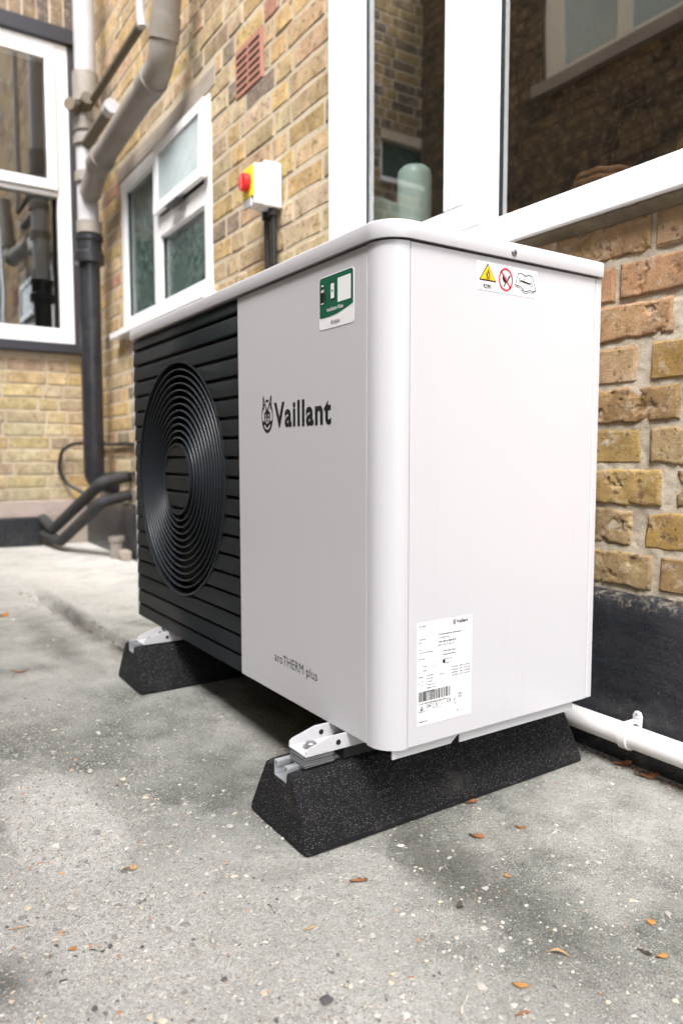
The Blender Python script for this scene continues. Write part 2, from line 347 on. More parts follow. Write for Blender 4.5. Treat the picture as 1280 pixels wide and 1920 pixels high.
# ------------------------------------------------------------------ ground
def sst(a, b, x):
    t = max(0, min(1, (x-a)/(b-a))); return t*t*(3-2*t)
def step_y(x):      # joint between two pours of concrete, running towards the left wall
    return .02+.086*(x+1.25)+.03*noise.fractal(Vector((x*7, 0, 3)), .8, 2, 3)
def gh(x, y):
    h = .018*sst(.35, .75, -x)+.012*sst(1.0, 3.8, -x)
    h += .0022*noise.fractal(Vector((x*3, y*3, 0)), .8, 2, 4)
    if x < -1.0:
        s = step_y(x); d = y-s
        h += -.020*math.exp(-(d/.010)**2)*sst(1.15, 1.3, -x)*(1-sst(1.95, 2.3, -x))+.013*sst(-.002, .018, d)*sst(1.1, 1.3, -x)*(1-sst(.05, .35, d))
    return h
def axis(segs):
    out = []
    for a, b, st in segs:
        n = max(1, round((b-a)/st)); out += [a+(b-a)*i/n for i in range(n)]
    return out+[segs[-1][1]]
gx = axis([(-30, -4, 4), (-4, -2.5, .04), (-2.5, -1.0, .012), (-1.0, .6, .006), (.6, 1.6, .05), (1.6, 30, 4)])
gy = axis([(-30, -2.2, 4), (-2.2, -.7, .06), (-.7, .45, .006), (.45, .7, .02), (.7, 30, 4)])
v = []
for yy in gy:
    for xx in gx:
        h = gh(xx, yy) if -4.2 < xx < 1.6 and -2.2 < yy < .8 else (.03 if xx < -1 else 0)
        if -1.2 < xx < .6 and -.7 < yy < .46: h += .0009*noise.fractal(Vector((xx*45, yy*45, 5)), .7, 2, 3)
        v.append((xx, yy, h))
nx = len(gx); f = [(j*nx+i, j*nx+i+1, (j+1)*nx+i+1, (j+1)*nx+i) for j in range(len(gy)-1) for i in range(nx-1)]
g = MB(); g.v = v; g.f = f
g = g.build('ground', M['ground'], smooth=True); tag(g, kind='structure')
# embedded pebbles: thousands of small stones set in the concrete
def ico():
    p = (1+5**.5)/2; V = [(-1, p, 0), (1, p, 0), (-1, -p, 0), (1, -p, 0), (0, -1, p), (0, 1, p), (0, -1, -p), (0, 1, -p), (p, 0, -1), (p, 0, 1), (-p, 0, -1), (-p, 0, 1)]
    Fc = [(0, 11, 5), (0, 5, 1), (0, 1, 7), (0, 7, 10), (0, 10, 11), (1, 5, 9), (5, 11, 4), (11, 10, 2), (10, 7, 6), (7, 1, 8), (3, 9, 4), (3, 4, 2), (3, 2, 6), (3, 6, 8), (3, 8, 9), (4, 9, 5), (2, 4, 11), (6, 2, 10), (8, 6, 7), (9, 8, 1)]
    s = math.sqrt(1+p*p); return np.array(V)/s, Fc
IV, IF = ico()
def worn(x, y):
    a = math.exp(-((x-.05)/.42)**2-((y+.52)/.33)**2); b = math.exp(-((x+.4)/.45)**2-((y+.40)/.2)**2); c_ = .55*math.exp(-((x-.32)/.35)**2-((y+.22)/.26)**2)
    return min(1, .10+max(a, b, c_)+.25*noise.noise(Vector((x*6, y*6, 1))))
pb = MB(); rng = random.Random(3); cnt = 0
while cnt < 30000:
    x = rng.uniform(-1.9, .75); y = rng.uniform(-.75, .55)
    if x < -.9 and rng.random() < .6: continue
    if rng.random() > worn(x, y): continue
    s = .0013*math.exp(rng.gauss(0, .60)); s = min(s, .009)
    a = rng.uniform(0, 6.28); ex = rng.uniform(.45, .95); R_ = np.array([[math.cos(a), -math.sin(a), 0], [math.sin(a), math.cos(a), 0], [0, 0, 1]])
    jit = 1+np.array([[rng.uniform(-.38, .30)] for _ in range(12)])
    vv = (IV*jit*np.array([s, s*ex, s*.26]))@R_.T+np.array([x, y, gh(x, y)+s*.07+.0002])
    pb.add(vv.tolist(), IF); cnt += 1
o = pb.build('gravel', M['pebble'], auto=25); tag(o, 'small flint and stone chips set in the worn concrete', 'gravel', kind='stuff')

# ------------------------------------------------------------------ bricks
YB, XL, YO = .59, -3.85, -2.0         # faces of the back wall, left wall and facing wall
Z0, PITCH, JT = .318, .0767, .0125
PAL = [((.62, .46, .22), 6), ((.59, .46, .29), 6), ((.58, .41, .27), 2), ((.48, .35, .18), 3), ((.50, .42, .27), 3), ((.62, .52, .36), 3), ((.25, .21, .18), 1.6), ((.54, .30, .21), .4), ((.42, .33, .23), 1.0)]
PALL = [((.64, .53, .31), 5), ((.60, .53, .38), 4), ((.66, .50, .24), 2), ((.54, .46, .33), 3), ((.44, .37, .29), 1.2), ((.56, .44, .35), 1.5)]
def pick(pal, rg):
    t = rg.random()*sum(w_ for _, w_ in pal)
    for c_, w_ in pal:
        t -= w_
        if t <= 0: break
    k = rg.uniform(.88, 1.12); return tuple(min(.7, x*k*rg.uniform(.96, 1.04)) for x in c_)
def brick_geo(L, H, rg, nu=3, nv=2, rough=.002, seed=0, dep=.03):
    """centred at 0, face towards +n (third coordinate), u along, v up; worn arrises"""
    us = [0, .005]+[.005+(L-.01)*i/(nu-1) for i in range(1, nu-1)]+[L-.005, L] if nu > 2 else [0, .005, L-.005, L]
    vs = [0, .004]+[.004+(H-.008)*i/(nv-1) for i in range(1, nv-1)]+[H-.004, H] if nv > 2 else [0, .004, H-.004, H]
    V = []; n1 = len(us); n2 = len(vs)
    for j, b in enumerate(vs):
        for i, a in enumerate(us):
            e = (i in (0, n1-1)) or (j in (0, n2-1)); q = Vector((a*14+seed*7.3, b*14, seed*3.1))
            d = rough*noise.fractal(q*1.0, .9, 2, 6 if nu > 7 else 3)*(1.5 if nu > 7 else 1.0)
            du = rg.uniform(-.0025, .0025) if nu < 8 else .0038*rough/.0013*noise.fractal(q*1.8, .8, 2, 4); dv = rg.uniform(-.0025, .0025) if nu < 8 else .0042*rough/.0013*noise.fractal(q*1.8+Vector((9, 9, 9)), .8, 2, 4)
            edge = min(a, L-a, b, H-b)
            d -= (.0030 if nu < 8 else .0025)*math.exp(-edge/.0016)
            if nu >= 8: d -= .0045*max(0, noise.fractal(q*2.2+Vector((4, 1, 7)), .8, 2, 4)-.30)*2
            V.append((a-L/2+du, b-H/2+dv, d))
    Fc = [(j*n1+i, j*n1+i+1, (j+1)*n1+i+1, (j+1)*n1+i) for j in range(n2-1) for i in range(n1-1)]
    ring = [i for i in range(n1)]+[j*n1+n1-1 for j in range(1, n2)]+[(n2-1)*n1+i for i in range(n1-2, -1, -1)]+[j*n1 for j in range(n2-2, 0, -1)]
    m = len(V)
    for k in ring: V.append((V[k][0], V[k][1], -dep))
    for k in range(len(ring)): k2 = (k+1) % len(ring); Fc.append((ring[k], m+k, m+k2, ring[k2]))
    return V, Fc
def proj_area(c, uu, L):
    d = Vector(c)-CP; z = d.dot(fw)
    if z < .1: return 0
    px, py = .5+F*d.dot(rt)/z/1.28, .5-F*d.dot(up)/z/1.92
    if not (-.03 < px < 1.03 and -.03 < py < 1.03): return 0
    a = uu.dot(rt)*L/z; return abs(a)/z*1.0+1e-6
def wall_bricks(parent, origin, U, N, courses, near=None, pal=PAL, limit=290, arch=None, seed=1, holes=(), fancy=True):
    """courses: list of (z_low, H, [(u0,u1),...]); places bricks at origin+U*u with the face towards N"""
    rg = random.Random(seed); items = []
    U = Vector(U); N = Vector(N)
    for (z, H, runs) in courses:
        for (a, b, *sp) in runs:
            c_ = Vector(origin)+U*((a+b)/2); c_.z = z+H/2
            hid = any(h0-.01 < (a+b)/2 < h1+.01 and k0 < c_.z < k1 for h0, h1, k0, k1 in holes)
            items.append((0 if hid or not fancy else proj_area(c_, U, b-a), c_, b-a, H, sp[0] if sp else None))
    items.sort(key=lambda t: -t[0])
    cache = {}; far = MB(); n = 0
    rot = Matrix(((U.x, 0, N.x), (U.y, 0, N.y), (0, 1, 0))).to_4x4()
    for k, (ar, c_, L, H, sp) in enumerate(items):
        col = sp if sp else pick(pal, rg); off = rg.uniform(-.002, .002)
        if ar > 0 and n < limit:
            isnear = near and near(c_)
            if isnear:
                V, Fc = brick_geo(L, H, rg, int(L/.0026)+3, 26,   .0006 if c_.z > .845 else .0013, seed=k)
                me = bpy.data.meshes.new('brick'); me.from_pydata(V, [], Fc); me.polygons.foreach_set('use_smooth', [True]*len(Fc)); me.materials.append(M['brick'])
                sc = 1
            else:
                Lq = .205 if L > .15 else .094 if L > .08 else .065; hq = 1 if H > .09 else 0
                key = (Lq, hq, rg.randrange(7))
                if key not in cache:
                    V, Fc = brick_geo(Lq, H, rg, 3, 2, .0018, seed=len(cache)*5); me = bpy.data.meshes.new('brick'); me.from_pydata(V, [], Fc)
                    me.materials.append(M['brick']); cache[key] = me
                me = cache[key]; sc = L/Lq
            o = bpy.data.objects.new('brick', me); o.color = (*col, 1); link(o, parent)
            o.matrix_basis = Matrix.Translation(-Vector(parent.location)) @ Matrix.Translation(c_+N*off) @ rot @ Matrix.Rotation(rg.uniform(-.006, .006), 4, 'Z') @ Matrix.Diagonal((sc, 1, 1, 1)); n += 1
        else:
            V, Fc = brick_geo(L, H, rg, 2, 2, .002, seed=k) if fancy else ([(-L/2, -H/2, 0), (L/2, -H/2, 0), (L/2, H/2, 0), (-L/2, H/2, 0), (-L/2, -H/2, -.01), (L/2, -H/2, -.01), (L/2, H/2, -.01), (-L/2, H/2, -.01)], [(0, 1, 2, 3), (0, 4, 5, 1), (1, 5, 6, 2), (2, 6, 7, 3), (3, 7, 4, 0)])
            far.add([c_+U*p[0]+Vector((0, 0, p[1]))+N*(p[2]+off) for p in V], Fc, (*col, 1))
    if far.v:
        o = far.build('brickwork', M['brickattr'], parent); o['kind'] = 'stuff'
def flemish(u_end, u_start, k, rg, longfirst):
    """bricks laid leftwards from u_end down to u_start"""
    out = []; u = u_end; h = longfirst
    while u > u_start+.03:
        L = (.215 if h else .1025)+rg.uniform(-.006, .006); a = max(u-L, u_start)
        if u-a > .03: out.append((a, u))
        u = a-JT-rg.uniform(-.0015, .003); h = not h
    return out
def cut(runs, z, H, openings):
    for (o0, o1, q0, q1) in openings:
        if z+H*.6 > q0 and z+H*.4 < q1:
            nr = []
            for r_ in runs:
                a, b = r_[:2]; rest = r_[2:]
                if b <= o0 or a >= o1: nr.append(r_); continue
                if a < o0-.02: nr.append((a, o0, *rest))
                if b > o1+.02: nr.append((o1, b, *rest))
            runs = nr
    return runs
rg = random.Random(11)
back = empty('brick_wall', 'yellow stock brick wall rising directly behind the heat pump, with white windows', 'wall', (0, YB, 0))
KW = (-1.052, 1.6, 1.012, 2.6)          # kitchen window opening in the back wall (x0,x1,z0,z1)
BW = (-3.07, -1.925, 1.205, 1.975)       # bathroom window opening
VENT = (-1.70, -1.485, 1.842, 2.018)
OPN = [KW, BW, (BW[0]-.05, BW[1]+.05, 1.975, 2.05), VENT]
OR, OR2, PK, OC, OCH, TAN, BRN = (.48, .29, .17), (.40, .27, .16), (.46, .33, .21), (.46, .33, .13), (.42, .28, .09), (.41, .31, .18), (.36, .24, .12)
NEAR = {   # bricks beside the right-hand edge of the pump, row by row from the plinth
    0: [(-.19, .014, TAN), (.031, .24, BRN)], 1: [(-.115, -.029, TAN), (.0, .105, OCH), (.115, .33, OC)], 2: [(-.175, .029, OC), (.060, .155, (.37, .27, .15)), (.165, .38, TAN)],
    3: [(-.23, -.016, OC), (.005, .115, TAN), (.125, .34, BRN)], 4: [(-.15, .057, BRN), (.067, .17, TAN), (.18, .39, OC)], 5: [(-.24, -.029, PK), (.002, .215, OCH), (.226, .33, OC)],
    6: [(-.17, .041, (.52, .33, .20)), (.061, .165, PK), (.175, .39, TAN)], 7: [(-.29, -.081, OR), (-.069, .146, OR), (.157, .37, OR2)], 8: [(-.222, -.009, OR2), (.002, .215, OR2), (.226, .44, OR)]}
courses = []
for k in range(61):
    z = Z0+PITCH*k+JT*.5+rg.uniform(-.001, .001); H = PITCH-JT+rg.uniform(-.001, .001)
    if k in NEAR:
        nr = NEAR[k]; runs = list(nr); runs += flemish(nr[0][0]-JT, XL, k, rg, (nr[0][1]-nr[0][0]) < .15)
        u = nr[-1][1]+JT
        while u < 3: L = .215 if rg.random() < .5 else .1025; runs.append((u, u+L)); u += L+JT
    else:
        s = 3+rg.uniform(0, .03)+(.16 if k % 2 else 0); runs = flemish(s, XL, k, rg, k % 2 == 0)
    courses.append((z, H, cut(runs, z, H, OPN)))
wall_bricks(back, (0, YB, 0), (1, 0, 0), (0, -1, 0), courses, near=lambda c_: c_.x > -.32 and c_.z < 1.03, limit=296, seed=5, holes=[(-1.45, -.1, 0, .95)])
# mortar bed: behind the bricks, joints a little recessed
b = MB(); MY = YB+.0028
def mrect(x0, x1, z0, z1): b.box(x0, x1, MY, MY+.10, z0, z1)
mrect(XL, BW[0], .27, 5); mrect(BW[0], BW[1], .27, BW[2]); mrect(BW[0], BW[1], BW[3], 5); mrect(BW[1], VENT[0], .27, 5)
mrect(VENT[0], VENT[1], .27, VENT[2]); mrect(VENT[0], VENT[1], VENT[3], 5); mrect(VENT[1], KW[0], .27, 5)
mrect(KW[0], -.34, .27, KW[2]); mrect(.42, KW[1], .27, KW[2]); mrect(KW[0], KW[1], KW[3], 5); mrect(KW[1], 3, .27, 5)
b.build('mortar', M['mortarfar'], back)
b = MB(); n1 = 240; n2 = 240   # close part with real relief
for j in range(n2+1):
    for i in range(n1+1):
        x = -.34+.76*i/n1; z = .27+.742*j/n2; q = Vector((x*30, z*30, 2))
        b.v.append((x, YB+.0034-.0017*noise.fractal(q*1.3, .7, 2, 5)+.002*max(0, noise.noise(q*.5))+(.003 if z > .845 else 0), z))
b.f = [(j*(n1+1)+i, j*(n1+1)+i+1, (j+1)*(n1+1)+i+1, (j+1)*(n1+1)+i) for j in range(n2) for i in range(n1)]
b.build('mortar', M['mortar'], back, smooth=True)
b = MB(); b.box(-.34, .42, YB+.012, YB+.1, .27, 1.012); b.build('mortar', M['mortar'], back)
# black painted plinth
b = MB(); n = 160
prof = [(YB+.05, .318), (YB-.012, .312), (YB-.024, .302), (YB-.027, .285), (YB-.027, -.02)]
xs = axis([(XL, -.4, .08), (-.4, .5, .008), (.5, 3, .1)])
for x in xs:
    w_ = .0022*noise.fractal(Vector((x*14, 0, 0)), .8, 2, 3)
    for (yy, zz) in prof: b.v.append((x, yy+.0012*noise.noise(Vector((x*8, zz*8, 4))), zz+(w_ if zz > .28 else 0)))
b.f = [(i*5+j, i*5+j+1, (i+1)*5+j+1, (i+1)*5+j) for i in range(len(xs)-1) for j in range(4)]
b.build('plinth', M['blackpaint'], back, smooth=True)
b = MB(); b.box(BW[0]-.05, BW[1]+.05, YB-.004, YB+.1, 1.977, 2.05); b.build('lintel', M['concrete'], back, bevel=.003)
# air brick
vb = MB().box(VENT[0]+.006, VENT[1]-.006, YB-.003, YB+.05, VENT[2]+.006, VENT[3]-.006).build('air_brick', M['terracotta'], back, bevel=.002)
b = MB(); wv = (VENT[1]-VENT[0]-.05)/2
for c2 in range(2):
    for r_ in range(6):
        x0 = VENT[0]+.018+c2*(wv+.014); z0 = VENT[2]+.022+r_*.0235
        b.box(x0, x0+wv, YB-.0045, YB-.0035, z0, z0+.0085)
b.build('vent_slots', M['slot'], vb)

# ---- windows
def frame_bar(mb, x0, x1, z0, z1, y0, y1): mb.box(x0, x1, y0, y1, z0, z1)
def bars(parent, name, m, boxes, bevel=.004):
    b = MB()
    for q in boxes: b.box(*q)
    return b.build(name, m, parent, bevel=bevel, seg=3)
kw = MB().box(-1.052, -.931, .574, .64, 1.0465, 2.6).build('window', M['upvc'], back, bevel=.004, seg=3); kw['label'] = 'large white kitchen window above the heat pump'
bars(kw, 'mullion', M['upvc'], [(-.548, -.4835, .574, .64, 1.143, 2.6), (-.4815, -.421, .574, .64, 1.085, 2.6)])
bars(kw, 'gap_shade_strip', M['blackplastic'], [(-.4834, -.4816, .580, .63, 1.048, 2.6)], 0)  # dark strip behind the mullion gap, standing in for its shade
bars(kw, 'bottom_rail', M['upvc'], [(-.930, -.4835, .5745, .64, 1.0465, 1.142), (-.4815, 1.59, .5745, .64, 1.0465, 1.084)])
bars(kw, 'glazing_bead', M['upvc'], [(-.930, -.908, .590, .612, 1.143, 2.6), (-.4205, -.399, .590, .612, 1.085, 2.6), (-.399, 1.59, .590, .612, 1.085, 1.093), (-.908, -.549, .590, .612, 1.143, 1.150)], .003)
bars(kw, 'gasket', M['blackplastic'], [(-.908, -.9055, .607, .6118, 1.1505, 2.6), (-.399, -.3965, .607, .6118, 1.0935, 2.6), (-.396, 1.59, .6095, .6118, 1.0935, 1.0955)], 0)
bars(kw, 'sill', M['upvc'], [(-1.06, 1.6, .558, .66, 1.018, 1.0455)], .005)
for (x0, x1, z0) in ((-.935, -.545, 1.13), (-.425, 1.6, 1.08)):
    b = MB(); b.add([(x0, .6125, z0), (x1, .6125, z0), (x1, .6125, 2.6), (x0, .6125, 2.6)], [(0, 1, 2, 3)]); b.build('pane', M['glass'], kw)
bars(kw, 'top_rail', M['upvc'], [(-1.05, 1.6, .573, .64, 2.6, 2.68)])
# mortar fillet under the sill
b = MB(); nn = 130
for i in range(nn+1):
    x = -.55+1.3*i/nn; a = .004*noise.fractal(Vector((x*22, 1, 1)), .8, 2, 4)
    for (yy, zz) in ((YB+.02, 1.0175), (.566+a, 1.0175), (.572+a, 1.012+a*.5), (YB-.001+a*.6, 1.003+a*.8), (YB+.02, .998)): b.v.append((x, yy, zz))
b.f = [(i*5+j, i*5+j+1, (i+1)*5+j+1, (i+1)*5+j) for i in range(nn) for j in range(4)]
b.build('mortar_fillet', mortar_mat('dark_brown_mortar', (.13, .11, .075), (.30, .25, .18), .002), back, smooth=True)  # darker brown than the mortar of the wall joints
# bathroom window
bw = bars(back, 'window', M['upvc'], [(-3.065, -3.0, .584, .65, 1.215, 1.965), (-1.985, -1.927, .584, .65, 1.215, 1.965), (-3.0, -1.985, .584, .65, 1.905, 1.965), (-3.0, -1.985, .584, .65, 1.215, 1.275), (-2.577, -2.495, .5835, .65, 1.276, 1.904), (-2.495, -1.985, .5835, .65, 1.56, 1.645)]); bw['label'] = 'small white bathroom window with its top vent open'
bars(bw, 'sill', M['upvc'], [(-3.16, -1.9, .535, .64, 1.18, 1.213)])
for q in ((-3.0, -2.577, 1.275, 1.905), (-2.495, -1.985, 1.275, 1.56)):
    b = MB(); b.box(q[0]-.002, q[1]+.002, .607, .612, q[2]-.002, q[3]+.002); b.build('pane', M['reflection_glass'], bw)
    bars(bw, 'gasket', M['blackplastic'], [(q[0], q[0]+.008, .600, .606, q[2], q[3]), (q[1]-.008, q[1], .600, .606, q[2], q[3]), (q[0]+.008, q[1]-.008, .600, .606, q[2], q[2]+.008)], 0)
b = MB(); b.box(-2.495, -1.985, .64, .645, 1.645, 1.905); b.build('opening', M['black'], bw)
sash = MB(); ang = rad(1.6); hx, hz = .584, 1.950
def sp(x, d, h):      # sash local: d outwards thickness, h downwards
    return (x, hz and hx-d*math.cos(ang)-h*math.sin(ang), hz-h*math.cos(ang)+d*math.sin(ang))
def sbox(mb, x0, x1, d0, d1, h0, h1):
    V = [sp(x, d, h) for x in (x0, x1) for d in (d0, d1) for h in (h0, h1)]
    mb.add(V, [(0, 1, 3, 2), (4, 6, 7, 5), (0, 4, 5, 1), (2, 3, 7, 6), (0, 2, 6, 4), (1, 5, 7, 3)])
xa, xb, hh = -2.50, -1.935, .30
for q in ((xa, xa+.045, 0, .022, 0, hh), (xb-.045, xb, 0, .022, 0, hh), (xa+.045, xb-.045, 0, .022, 0, .045), (xa+.045, xb-.045, 0, .022, hh-.045, hh)): sbox(sash, *q)
sash = sash.build('sash', M['upvc'], bw, bevel=.004, seg=3)
b = MB(); sbox(b, xa+.04, xb-.04, .010, .014, .04, hh-.04); b.build('sash_pane', M['reflection_pale'], bw)
bars(bw, 'stay', M['blackplastic'], [(-2.30, -2.16, .535, .575, 1.628, 1.636)], 0)

# ------------------------------------------------------------------ left wall with its window
left = empty('brick_wall', 'pale brick wall at the far left end, with a black framed window', 'wall', (XL, 0, 0))
LW = (-.526, 1.30, 1.24, 2.975)        # opening in u (= -y), z
LW2 = (1.60, 2.10, 2.66, 3.02)
courses = []
rg = random.Random(21)
for k in range(62):
    z = .300+.0767*k+JT*.5; H = PITCH-JT
    runs = flemish(2.6+rg.uniform(0, .03)+(.16 if k % 2 else 0), -.585, k, rg, k % 2 == 0)
    runs = cut(runs, z, H, [(-.585, LW[1]+.06, 1.18, 3.30)]); courses.append((z, H, runs))
runs = []; u = -.58
while u < LW[1]+.06: runs.append((u, u+.064)); u += .075
courses.append((3.075, .215, [(a, b2, random.Random(int(a*1000)).choice([(.16, .14, .13), (.22, .17, .13), (.12, .11, .11), (.26, .21, .17)])) for a, b2 in runs]))
DK = [(.24, .17, .08), (.30, .22, .10), (.15, .12, .09), (.34, .25, .11), (.20, .15, .09), (.11, .09, .08)]
courses = [(z, H, [(r_[0], r_[1], rg.choice(DK)) if r_[0] > 1.33 and len(r_) < 3 else r_ for r_ in cut(rr, z, H, [LW2])]) for z, H, rr in courses]
wall_bricks(left, (XL, 0, 0), (0, -1, 0), (1, 0, 0), courses, pal=PALL, limit=290, seed=9)
b = MB(); b.box(XL-.1, XL-.005, -2.6, .59, .0, 1.18); b.box(XL-.1, XL-.005, -2.6, .59, 2.99, 5); b.box(XL-.1, XL-.005, -1.6, -LW[1], 1.18, 2.99); b.box(XL-.1, XL-.0045, -2.6, -1.601, 1.18, 2.66); b.box(XL-.1, XL-.005, -2.6, -2.1, 2.661, 2.99); b.box(XL-.1, XL-.005, .586, .59, 1.18, 2.99)
b.build('mortar', M['mortarfar'], left)
b = MB(); b.box(XL-.05, XL+.012, -2.6, .588, .20, .300); b.build('render_band', M['render'], left, bevel=.006)
b = MB(); b.box(XL-.05, XL+.035, -2.6, .29, -.02, .199); b.build('plinth', M['blackpaint'], left, bevel=.006)
b = MB(); b.box(XL-.05, XL+.018, .305, .588, -.02, .199); b.build('plinth', M['concrete'], left, bevel=.004)
b = MB()
for q in ((XL-.06, XL+.03, -1.36, .585, 2.978, 3.065), (XL-.06, XL+.008, .528, .585, 1.241, 2.976), (XL-.06, XL+.05, -1.36, .585, 1.182, 1.2385), (XL-.06, XL+.008, -1.36, -1.302, 1.241, 2.976)): b.box(*q)
b.build('window_surround', plain('dark_grey_paint', (.030, .030, .040), .4, dirt=.15, dirtcol=(.1, .09, .09), ds=30), left, bevel=.005)
fx0, fx1 = XL-.05, XL+.002
lw = bars(left, 'window', M['upvc'], [(fx0, fx1, .45, .526, 1.24, 2.975), (fx0, fx1, -1.30, -1.235, 1.24, 2.975), (fx0, fx1, -1.235, .45, 2.91, 2.975), (fx0, fx1, -1.235, .45, 1.24, 1.30), (fx0, fx1, -.44, -.37, 1.30, 2.91)])
lw['label'] = 'white two-light window set in a black surround'
# sashes: upper opening lights and lower ones
for (ya, yb) in ((-.37, .45), (-1.235, -.44)):
    for (za, zb, d) in ((2.13, 2.92, .022), (1.295, 2.105, 0.0)):
        fr = .055 if d else .04
        s_ = bars(lw, 'sash', M['upvc'], [(fx0, fx1+d, ya+.003, ya+fr, za, zb), (fx0, fx1+d, yb-fr, yb-.003, za, zb), (fx0, fx1+d, ya+fr, yb-fr, zb-fr, zb), (fx0, fx1+d, ya+fr, yb-fr, za, za+fr)]) if d else None
        b = MB(); gx_ = fx1-.012+d; b.add([(gx_, ya+fr*.8, za+fr*.5), (gx_, yb-fr*.8, za+fr*.5), (gx_, yb-fr*.8, zb-fr*.5), (gx_, ya+fr*.8, zb-fr*.5)], [(3, 2, 1, 0)]); b.build('pane', M['glass'], lw)
    bars(lw, 'transom', M['upvc'], [(fx0, fx1+.001, ya, yb, 2.10, 2.125), (fx0, fx1+.001, ya, yb, 1.301, 1.33)])
w2 = bars(left, 'window', M['upvc'], [(XL-.09, XL-.04, -1.645, -1.60, 2.69, 2.989), (XL-.09, XL-.04, -2.1, -2.055, 2.69, 2.989), (XL-.09, XL-.04, -2.055, -1.645, 2.69, 2.73)])
bars(w2, 'sill', M['upvc'], [(XL-.09, XL+.04, -2.12, -1.58, 2.655, 2.688)])
MB().box(XL-.07, XL-.065, -2.06, -1.64, 2.72, 2.989).build('pane', M['reflection_glass'], w2)
dp = empty('downpipe', 'black downpipe on the left wall beyond the window, seen reflected in the narrow kitchen pane', 'pipe', (XL+.06, -1.40, 0))
tube('pipe', [(XL+.06, -1.42, .05), (XL+.06, -1.42, 4.9)], .034, M['castiron'], dp)
for z_ in (1.0, 2.5, 4.0):
    b = MB(); b.add(*lathe([(.035, z_-.03), (.042, z_-.028), (.042, z_+.028), (.035, z_+.03)], (XL+.06, -1.42, 0))); b.build('pipe_collar', M['castiron'], dp, auto=40)
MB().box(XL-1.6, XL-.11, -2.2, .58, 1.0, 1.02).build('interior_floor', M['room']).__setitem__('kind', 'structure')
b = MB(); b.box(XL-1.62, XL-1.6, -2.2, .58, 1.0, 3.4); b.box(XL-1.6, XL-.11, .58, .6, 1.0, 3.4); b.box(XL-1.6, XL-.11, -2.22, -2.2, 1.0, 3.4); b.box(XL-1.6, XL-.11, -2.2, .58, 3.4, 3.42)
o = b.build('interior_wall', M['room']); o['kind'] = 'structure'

# ------------------------------------------------------------------ facing wall (seen only in the glass)
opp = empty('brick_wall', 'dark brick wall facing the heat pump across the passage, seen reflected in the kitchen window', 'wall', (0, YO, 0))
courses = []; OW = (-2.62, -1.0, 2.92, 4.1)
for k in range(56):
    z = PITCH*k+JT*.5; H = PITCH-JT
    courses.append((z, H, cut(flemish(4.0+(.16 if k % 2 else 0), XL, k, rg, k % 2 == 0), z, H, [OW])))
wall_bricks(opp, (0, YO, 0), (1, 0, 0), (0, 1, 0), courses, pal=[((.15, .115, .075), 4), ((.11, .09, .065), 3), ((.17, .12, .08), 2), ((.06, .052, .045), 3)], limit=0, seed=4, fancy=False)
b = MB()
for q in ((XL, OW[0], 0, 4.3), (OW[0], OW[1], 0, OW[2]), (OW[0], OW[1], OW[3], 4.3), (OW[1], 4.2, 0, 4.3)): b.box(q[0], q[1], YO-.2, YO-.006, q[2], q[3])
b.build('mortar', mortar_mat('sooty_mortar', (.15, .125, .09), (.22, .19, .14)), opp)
ow_ = bars(opp, 'window', plain('cream_window_paint', (.85, .80, .68), .5), [(OW[0], OW[0]+.14, YO-.08, YO-.03, OW[2]+.05, OW[3]), (OW[1]-.1, OW[1], YO-.08, YO-.03, OW[2]+.05, OW[3]), (OW[0]+.14, OW[1]-.1, YO-.08, YO-.03, OW[2]+.05, OW[2]+.12), (OW[0]+.14, OW[1]-.1, YO-.08, YO-.03, OW[3]-.08, OW[3]), (-2.08, -1.985, YO-.08, YO-.03, OW[2]+.12, OW[3]-.08)])
bars(ow_, 'sill', M['concrete'], [(OW[0]-.05, OW[1]+.05, YO-.08, YO+.05, OW[2]-.03, OW[2]+.048)])
MB().box(OW[0]+.1, OW[1]-.05, YO-.06, YO-.055, OW[2]+.1, OW[3]-.04).build('pane', M['reflection_pale'], ow_)

# ------------------------------------------------------------------ kitchen behind the glass
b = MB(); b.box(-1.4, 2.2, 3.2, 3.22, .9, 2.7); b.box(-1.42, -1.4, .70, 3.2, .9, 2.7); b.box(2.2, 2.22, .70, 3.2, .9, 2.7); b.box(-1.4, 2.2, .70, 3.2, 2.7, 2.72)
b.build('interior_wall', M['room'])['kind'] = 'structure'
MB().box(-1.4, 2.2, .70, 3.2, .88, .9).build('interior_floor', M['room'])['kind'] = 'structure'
o = MB().box(-1.3, 1.9, .648, 1.3, 1.05, 1.085).build('worktop', M['worktop'], bevel=.004); tag(o, 'pinkish worktop inside the kitchen behind the big window', 'worktop')
b = MB(); b.add(*lathe([(.046, 0), (.048, .005), (.048, .252), (.045, .268), (.034, .278), (.015, .282)], (-.828, .715, 1.0855))); o = b.build('kitchen_roll', M['ceramic'], auto=60); tag(o, 'pale upright kitchen roll standing behind the narrow window pane', 'kitchen roll')
b = MB()
for j in range(13):
    for i in range(17):
        u_, v_ = i/16, j/12; th = (math.sin(math.pi*u_)*math.sin(math.pi*v_))**.5
        for s_ in (1, -1): b.v.append((-1.22+.30*u_, .80+.0*u_+s_*.055*th, 1.088+.30*v_-.05*u_*v_+.02*math.sin(6*u_)))
def gi(i, j, s_): return (j*17+i)*2+s_
for j in range(12):
    for i in range(16):
        b.f.append((gi(i, j, 0), gi(i, j+1, 0), gi(i+1, j+1, 0), gi(i+1, j, 0))); b.f.append((gi(i, j, 1), gi(i+1, j, 1), gi(i+1, j+1, 1), gi(i, j+1, 1)))
o = b.build('cushion', M['cloth'], smooth=True); tag(o, 'pale green cushion leaning inside the narrow window pane', 'cushion')
b = MB()
